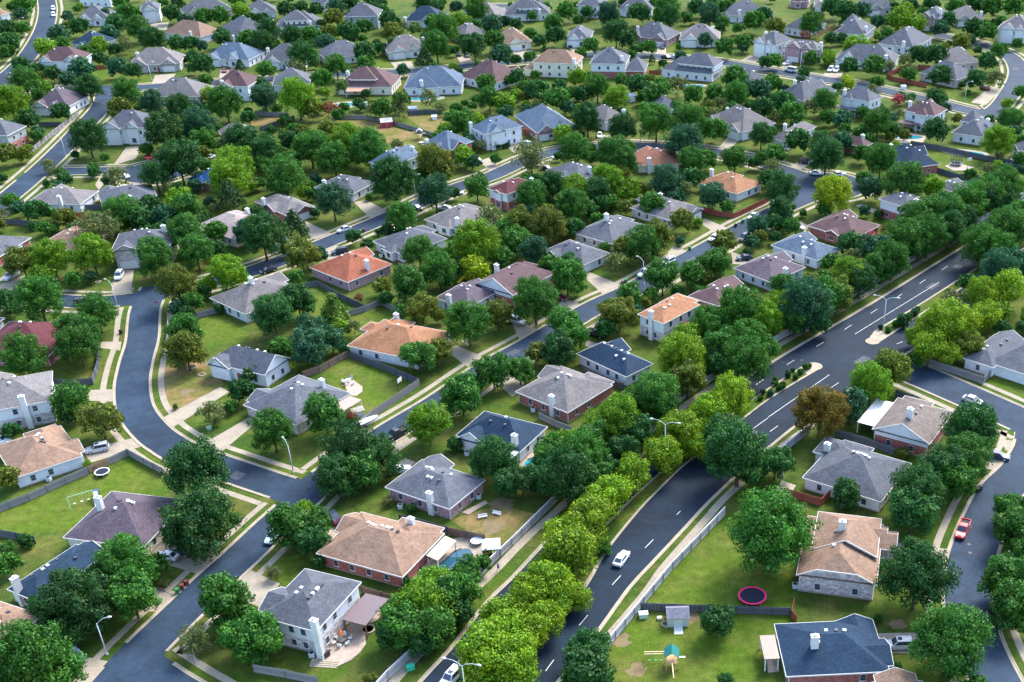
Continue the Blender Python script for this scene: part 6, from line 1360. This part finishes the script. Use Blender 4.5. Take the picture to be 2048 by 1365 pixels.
def b_ring(r, col):
    def f(o):
        MB().prism([(r * math.cos(q), r * math.sin(q)) for q in np.linspace(0, 2 * math.pi, 24)[:-1]], 0, .1).build('soil', 'bark', o)
        m = MB()
        for i in range(20):
            a, b = 2 * math.pi * i / 20, 2 * math.pi * (i + 1) / 20
            m.bar((r * math.cos(a), r * math.sin(a), .12), (r * math.cos(b), r * math.sin(b), .12), .28, .24)
        m.build('edging', 'kerb', o)
    return f
for x, y, r, l in ((1535, 205, 1.1, 'white-ringed tree planter nearest the blue-white gables'), (1450, 190, .8, 'small white planter ring under the olive tree'), (1612, 266, .8, 'planter ring touching the blue-white gabled porch')): simple('planter_ring', 'planter', '02', x, y, l, b_ring(r, 0))
simple('fire_pit', 'fire pit', '13', 898, 945, 'round pale fire pit ring beside the terrace', b_ring(1.1, 0))
simple('planter_ring', 'planter', '01', 785, 890, 'pale ring round the yellow-green street tree', b_ring(.7, 0)); simple('planter_ring', 'planter', '01', 430, 870, 'pale ring below the twin left trees', b_ring(.9, 0))
simple('planter_ring', 'planter', '11', 366, 815, 'red brick ring under the small street tree', b_ring(.8, 0))
def b_bench(o):
    MB().box(-.9, .9, -.2, .2, .4, .48).build('seat', 'plain', o, (.72, .72, .72)); MB().box(-.9, .9, .2, .26, .48, .85).build('backrest', 'plain', o, (.72, .72, .72))
    for s in (-1, 1): MB().box(s * .8 - .05, s * .8 + .05, -.2, .2, 0, .4).build('leg', 'plain', o, (.6, .6, .6))
simple('garden_bench', 'bench', '13', 1812, 55, 'white bench on dry grass, the nearer of two', b_bench, .25); simple('garden_bench', 'bench', '13', 1922, 30, 'white bench on dry grass, nearer the fence', b_bench, -.4)
def b_bin(col):
    def f(o):
        MB().box(-.3, .3, -.35, .35, .08, 1.0).build('body', 'plain', o, col); MB().box(-.32, .32, -.38, .38, 1.0, 1.08).build('lid', 'plain', o, tuple(v * 1.2 for v in col))
        for s in (-1, 1): MB().tube([(s * .32 - .04, .3, .12), (s * .32 + .04, .3, .12)], .12, 8).build('wheel', 'tyre', o)
    return f
GR, BR, BK = (.02, .16, .06), (.12, .03, .03), (.02, .02, .025)
for t, x, y, c, l in (('03', 1420, 655, GR, 'green wheelie bin, end of three at the kerb'), ('03', 1458, 622, BR, 'brown wheelie bin, middle of three at the kerb'), ('03', 1492, 590, BR, 'brown wheelie bin farthest up the three'),
    ('21', 885, 912, BK, 'black wheelie bin by the middle street drive'), ('21', 908, 895, GR, 'green wheelie bin by the middle street drive'), ('21', 415, 1155, BK, 'black wheelie bin by the lower drive'), ('11', 838, 500, GR, 'green wheelie bin beside the street'),
    ('11', 862, 490, BR, 'brown wheelie bin beside the street'), ('21', 1785, 448, BK, 'black wheelie bin near the red fence'), ('21', 1842, 415, GR, 'green wheelie bin near the red fence'), ('21', 1418, 632, GR, 'green wheelie bin at the grass verge'),
    ('01', 968, 1300, BK, 'black wheelie bin on the left verge'), ('33', 990, 250, BK, 'black wheelie bin beside the tan house drive'), ('32', 1672, 1200, BK, 'black wheelie bin at the right kerb'), ('32', 1692, 1185, BK, 'black wheelie bin farther up the right kerb')):
    simple('wheelie_bin', 'bin', t, x, y, l, b_bin(c), rnd.uniform(0, 1.5), grp='wheelie bins put out')
def b_ac(o):
    MB().box(-.45, .45, -.45, .45, .05, .9).build('cabinet', 'metal', o); MB().tube([(0, 0, .9), (0, 0, .94)], .36, 14).build('fan_grille', 'tyre', o)
for t, x, y, l in (('12', 1155, 1330, 'air conditioner by the pink brick wall'), ('12', 1685, 905, 'air conditioner by the white gable of the navy house'), ('12', 1780, 1250, 'air conditioner by the grey house\'s white side'), ('33', 215, 610, 'air conditioner by the stone gable'),
                   ('11', 1000, 690, 'air conditioner by the long grey house'), ('02', 395, 1110, 'air conditioner below the orange-tan eaves'), ('22', 170, 555, 'air conditioner by the red brick side'), ('13', 450, 1160, 'pale cabinet by the terrace corner')):
    simple('air_conditioner', 'air conditioner', t, x, y, l, b_ac)
def b_swing(o):
    m = MB()
    for x in (-2.4, 2.4):
        for s in (-1, 1): MB().tube([(x, s * 1.0, 0), (x, 0, 2.3)], .05, 6).build('leg', 'plain', o, (.25, .55, .45))
    MB().tube([(-2.4, 0, 2.3), (2.4, 0, 2.3)], .05, 6).build('top_bar', 'plain', o, (.3, .6, .5))
    for x in (-1.4, 0, 1.3):
        s_ = MB().box(x - .25, x + .25, -.12, .12, .5, .55).build('seat', 'plain', o, (.7, .7, .7))
        m = MB(); [m.bar((x + k, 0, .55), (x + k, 0, 2.28), .02, .02) for k in (-.22, .22)]; m.build('chain', 'metal', s_)
simple('swing_set', 'swing', '02', 660, 1290, 'pale green swing set on the big left lawn', b_swing, .55)
def b_slide(c1, c2):
    def f(o):
        MB().slab([(-.45, -2.2, .15), (.45, -2.2, .15), (.45, .8, 1.7), (-.45, .8, 1.7)], .08).build('chute', 'plain', o, c1)
        for s in (-1, 1): MB().slab([(s * .45, -2.2, .15), (s * .45, .8, 1.7), (s * .45, .8, 1.95), (s * .45, -2.2, .4)], .05).build('rail', 'plain', o, c2)
        MB().box(-.5, .5, .8, 1.9, 1.5, 1.65).build('platform', 'plain', o, c2)
        m = MB()
        for s in (-1, 1): m.bar((s * .4, 2.3, 0), (s * .4, 1.9, 1.6), .06, .06)
        for k in range(5): m.bar((-.4, 2.25 - k * .08, .25 + k * .28), (.4, 2.25 - k * .08, .25 + k * .28), .05, .05)
        m.build('ladder', 'plain', o, c2)
    return f
simple('slide', 'slide', '02', 780, 1270, 'white and dark blue slide beside the purple roof', b_slide((.74, .74, .76), (.05, .07, .16)), .35)
simple('slide', 'slide', '11', 1665, 880, 'yellow slide under the bright yellow-green tree', b_slide((.85, .62, .02), (.85, .62, .02)), -.8); simple('slide', 'slide', '11', 103, 22, 'yellow slide at the foot of mid green trees', b_slide((.85, .62, .02), (.85, .62, .02)), -.1)
def b_play(roofc, woodc):
    def f(o):
        for sx in (-1, 1):
            for sy in (-1, 1): MB().box(sx * .9 - .07, sx * .9 + .07, sy * 1.0 - .07, sy * 1.0 + .07, 0, 3.0).build('post', 'plain', o, woodc)
        MB().box(-1, 1, -1.1, 1.1, 1.35, 1.5).build('deck', 'plain', o, woodc)
        r = MB(); r.slab([(-1.15, -1.2, 2.8), (0, -1.2, 3.7), (0, 1.2, 3.7), (-1.15, 1.2, 2.8)], .06); r.slab([(1.15, 1.2, 2.8), (0, 1.2, 3.7), (0, -1.2, 3.7), (1.15, -1.2, 2.8)], .06); r.build('canopy', 'fabric', o, roofc)
        m = MB()
        for z in (1.8, 2.1): m.bar((-1, -1.1, z), (1, -1.1, z), .05, .12)
        m.bar((-4.4, .9, 2.3), (-.9, .9, 2.3), .14, .16); m.bar((-4.4, .4, 2.3), (-.9, .4, 2.3), .10, .12); m.build('beam', 'plain', o, (.62, .45, .26))
        for s in (-1, 1): MB().bar((-4.4, .65 + s * .9, 0), (-4.4, .65, 2.3), .12, .12).build('leg', 'plain', o, woodc)
        for x in (-3.6, -2.6, -1.7):
            s_ = MB().box(x - .22, x + .22, .8, 1.0, .5, .55).build('seat', 'plain', o, (.05, .3, .12)); MB().bar((x, .9, .55), (x, .9, 2.25), .03, .03).build('chain', 'metal', s_)
        MB().bar((0, -1.1, 2.2), (.15, -5.2, 2.2), .14, .14).build('swing_beam', 'plain', o, (.62, .45, .26))
        MB().bar((0.9, 0, 1.9), (2.2, 0, 1.9), .3, .08).build('lookout', 'plain', o, (.7, .68, .6))
        MB().box(-.6, .9, -6.6, -5.2, 0, .55).build('lower_deck', 'plain', o, (.5, .4, .35))
        MB().slab([(.9, -6.3, .6), (2.6, -6.7, .1), (2.6, -6.2, .1), (.9, -5.8, .6)], .06).build('slide', 'plain', o, (.02, .3, .2))
    return f
simple('play_tower', 'playset', '23', 1275, 1235, 'wooden play tower with green roof on the bottom lawn', b_play((.008, .13, .12), (.42, .25, .10)), 0)
simple('play_tower', 'playset', '10', 1310, 1110, 'wooden play tower behind the slate-roofed brick house', b_play((.3, .3, .32), (.45, .32, .16)), .2)
def b_stop(o):
    MB().tube([(0, 0, 0), (0, 0, 2.9)], .035, 6).build('post', 'metal', o)
    P8 = [(.38 * math.cos(math.pi / 8 + i * math.pi / 4), .38 * math.sin(math.pi / 8 + i * math.pi / 4)) for i in range(8)]
    m = MB(); n = 8
    m.v += [(x, -.05, 2.6 + z) for x, z in P8] + [(x, -.02, 2.6 + z) for x, z in P8]; m.f += [tuple(range(8)), tuple(range(8, 16))[::-1]] + [(i, i + 8, (i + 1) % 8 + 8, (i + 1) % 8) for i in range(8)]
    s_ = m.build('sign_plate', 'plain', o, (.62, .02, .03))
    cu = bpy.data.curves.new('lettering', 'FONT'); cu.body = 'STOP'; cu.size = .27; cu.align_x = 'CENTER'; cu.align_y = 'CENTER'; cu.extrude = .004; cu.materials.append(MT['trim'])
    tm_ = bpy.data.objects.new('lettering', cu); me = bpy.data.meshes.new_from_object(tm_); bpy.data.objects.remove(tm_); l = link('lettering', me, s_); l.location = (0, -.058, 2.6); l.rotation_euler = (math.pi / 2, 0, 0)
simple('stop_sign', 'sign', '01', 1262, 1120, 'red stop sign at the left street junction', b_stop, .15)
simple('stop_sign', 'sign', '03', 1568, 1215, 'red stop sign at the bottom left corner path', b_stop, -1.0)
def b_hoop(o):
    MB().tube([(0, 0, 0), (0, 0, 2.7), (0, -.6, 3.0)], .07, 8).build('pole', 'tyre', o); MB().box(-.9, .9, -.68, -.62, 2.7, 3.75).build('backboard', 'trim', o)
    MB().tube([(.23 * math.cos(q), -.95 + .23 * math.sin(q), 3.0) for q in np.linspace(0, 2 * math.pi, 13)], .02, 5, False).build('rim', 'plain', o, (.7, .15, .02))
simple('basketball_hoop', 'basketball hoop', '12', 1140, 400, 'basketball hoop beside the patio yard fence', b_hoop, 1.2); simple('basketball_hoop', 'basketball hoop', '32', 90, 1180, 'white-backed basketball hoop by the red-brown fence', b_hoop, 1.6)
simple('basketball_hoop', 'basketball hoop', '30', 1590, 1345, 'basketball hoop beside the netted trampoline', b_hoop, .4)
def b_box(col, a=.6, h=.9):
    def f(o): MB().box(-a, a, -a * .7, a * .7, 0, h).box(-a - .06, a + .06, -a * .7 - .06, a * .7 + .06, h, h + .08).build('cabinet', 'plain', o, col); MB().box(-.04, .04, -a * .7 - .03, -a * .7, .1, h - .1).build('handle', 'metal', o)
    return f
simple('utility_box', 'utility box', '13', 1235, 1262, 'green utility box beside the avenue pavement', b_box((.02, .42, .25), .6, .8), .5); simple('utility_box', 'utility box', '30', 1080, 712, 'white utility cabinet on the far verge', b_box((.7, .72, .75), 1.0, 1.3))
simple('utility_box', 'utility box', '02', 1672, 700, 'small green utility box between the two left drives', b_box((.25, .42, .32), .5, .6), .5); simple('storage_box', 'box', '23', 1050, 845, 'pale green covered heap in the fence corner', b_box((.38, .52, .46), .75, .9), .1)
simple('storage_box', 'box', '23', 1178, 862, 'small cream box by the shed', b_box((.6, .6, .5), .35, .4), .1); simple('sandpit_shell', 'toy', '23', 1228, 905, 'white and blue toy pool by the shed wall', b_ring(.7, 0))
def b_boat(o):
    m = MB(); st = [(-3, .75, .7), (-1, .95, .6), (1, .9, .65), (2.6, .45, .9), (3.2, .05, 1.1)]
    for x, w_, zb in st: m.v += [(x, -w_, 1.25), (x, 0, zb - .3), (x, w_, 1.25), (x, 0, 1.55)]
    for i in range(4):
        for j in range(4): m.f.append((i * 4 + j, i * 4 + (j + 1) % 4, i * 4 + 4 + (j + 1) % 4, i * 4 + 4 + j))
    m.f += [(3, 2, 1, 0), (16, 17, 18, 19)]; m.build('hull', 'fabric', o, (.70, .72, .76))
    for s in (-1, 1): MB().tube([(-.6, s * 1.0 - .1, .33), (-.6, s * 1.0 + .1, .33)], .33, 12).build('wheel', 'tyre', o)
    MB().bar((-2.5, 0, .35), (4.2, 0, .35), .15, .12).build('trailer_frame', 'metal', o)
simple('covered_boat', 'boat', '12', 878, 668, 'white covered boat on a trailer behind the black pickup', b_boat, .75)
def b_person(o):
    # one continuous body walking along the path, grown over a small skeleton
    J = {'pel': (0, 0, .95), 'ch': (.03, 0, 1.30), 'nk': (.04, 0, 1.48), 'hd': (.06, 0, 1.62), 'tp': (.06, 0, 1.74), 'lh': (0, .10, .90), 'lk': (.16, .11, .50), 'lf': (.30, .11, .08), 'lt': (.46, .11, .05), 'rh': (0, -.10, .90), 'rk': (-.06, -.11, .48), 'rf': (-.30, -.11, .10), 'rt': (-.17, -.11, .04),
         'ls': (.03, .20, 1.40), 'le': (-.10, .26, 1.14), 'lw': (-.02, .27, .90), 'lha': (.02, .27, .80), 'rs': (.03, -.20, 1.40), 're': (.08, -.26, 1.14), 'rw': (.24, -.26, .95), 'rha': (.30, -.25, .87)}
    Rr = dict(pel=.15, ch=.16, nk=.06, hd=.10, tp=.07, lh=.10, lk=.065, lf=.045, lt=.035, rh=.10, rk=.065, rf=.045, rt=.035, ls=.065, le=.045, lw=.032, lha=.04, rs=.065, re=.045, rw=.032, rha=.04)
    E_ = 'pel-ch ch-nk nk-hd hd-tp pel-lh lh-lk lk-lf lf-lt pel-rh rh-rk rk-rf rf-rt ch-ls ls-le le-lw lw-lha ch-rs rs-re re-rw rw-rha'.split()
    k = list(J); me = bpy.data.meshes.new('body'); me.from_pydata([J[i] for i in k], [tuple(k.index(v) for v in e.split('-')) for e in E_], [])
    b = link('body', me, o, (.35, .2, .15)); b.modifiers.new('skin', 'SKIN'); b.modifiers.new('sub', 'SUBSURF').render_levels = 1
    for i, n_ in enumerate(k): me.skin_vertices[0].data[i].radius = (Rr[n_], Rr[n_])
    me.skin_vertices[0].data[0].use_root = True; me.materials.append(MT['fabric'])
    MB().tube([(.0, 0, .82), (.0, 0, .98), (.02, 0, 1.2), (.03, 0, 1.42), (.04, 0, 1.47)], [.20, .185, .19, .20, .09], 12).build('shirt', 'fabric', o, (.08, .14, .42), smooth=True)
    MB().tube([(.05, 0, 1.64), (.04, 0, 1.72), (.05, 0, 1.77)], [.115, .10, .03], 10).build('hair', 'fabric', o, (.03, .02, .015), smooth=True)
simple('person', 'person', '13', 1938, 478, 'person in blue walking on the avenue pavement', b_person, 2.2, .02)
# ------------------------------------------------------------------ labels
def short(n): return n
for r in THINGS: r['s'] = see(r['X'], r['Y'], 1.5)
HN = [r for r in THINGS if r.get('house')]
def rel(r):
    best = min(HN, key=lambda h: math.hypot(h['X'] - r['X'], h['Y'] - r['Y']))
    dx, dy = r['s'][0] - best['s'][0], (r['s'][1] - best['s'][1]) * 1.4
    w_ = ('right of' if dx > 0 else 'left of') if abs(dx) > abs(dy) else ('below' if dy > 0 else 'behind')
    return w_, best['hn']
ORD = ['', 'second', 'third', 'fourth', 'fifth', 'sixth', 'seventh', 'eighth', 'ninth', 'tenth']
buckets = {}
for r in THINGS:
    if r.get('house'): lab = r['hn']
    elif r.get('full'): lab = r['look']
    elif r.get('pre') and r['o'].get('group', '').startswith('chairs'): lab = r['look']
    else:
        w_, nm = rel(r); lab = f"{r['look']} {w_} the {nm}"
    if len(lab.split()) > 13: lab = lab.replace('large ', '').replace('small ', '', 1)
    buckets.setdefault(lab, []).append(r)
used = set()
for lab, L_ in buckets.items():
    L_.sort(key=lambda r: r['s'][0]); n = len(L_)
    for i, r in enumerate(L_):
        if n == 1: t = lab
        elif r['o'].get('group', '').startswith(('chairs', 'red chairs')): t = lab
        elif n == 2: t = lab + (', left one', ', right one')[i]
        else: t = lab + (', leftmost' if i == 0 else ', rightmost' if i == n - 1 else f', {ORD[i]} from left')
        w_ = t.split()
        if len(w_) > 16: t = t.replace(' the ', ' '); w_ = t.split()
        if len(w_) > 16: print('LONG', t)
        if t in used and not r['o'].get('group', '').startswith(('chairs', 'red')): print('DUP', t)
        used.add(t); r['o']['label'] = t
        if r.get('house'):
            r['o']['label'] = t if len(t.split()) > 3 else t + ' among trees'
        if n > 1: pass
print('things', len(THINGS), 'objects', len(bpy.data.objects))
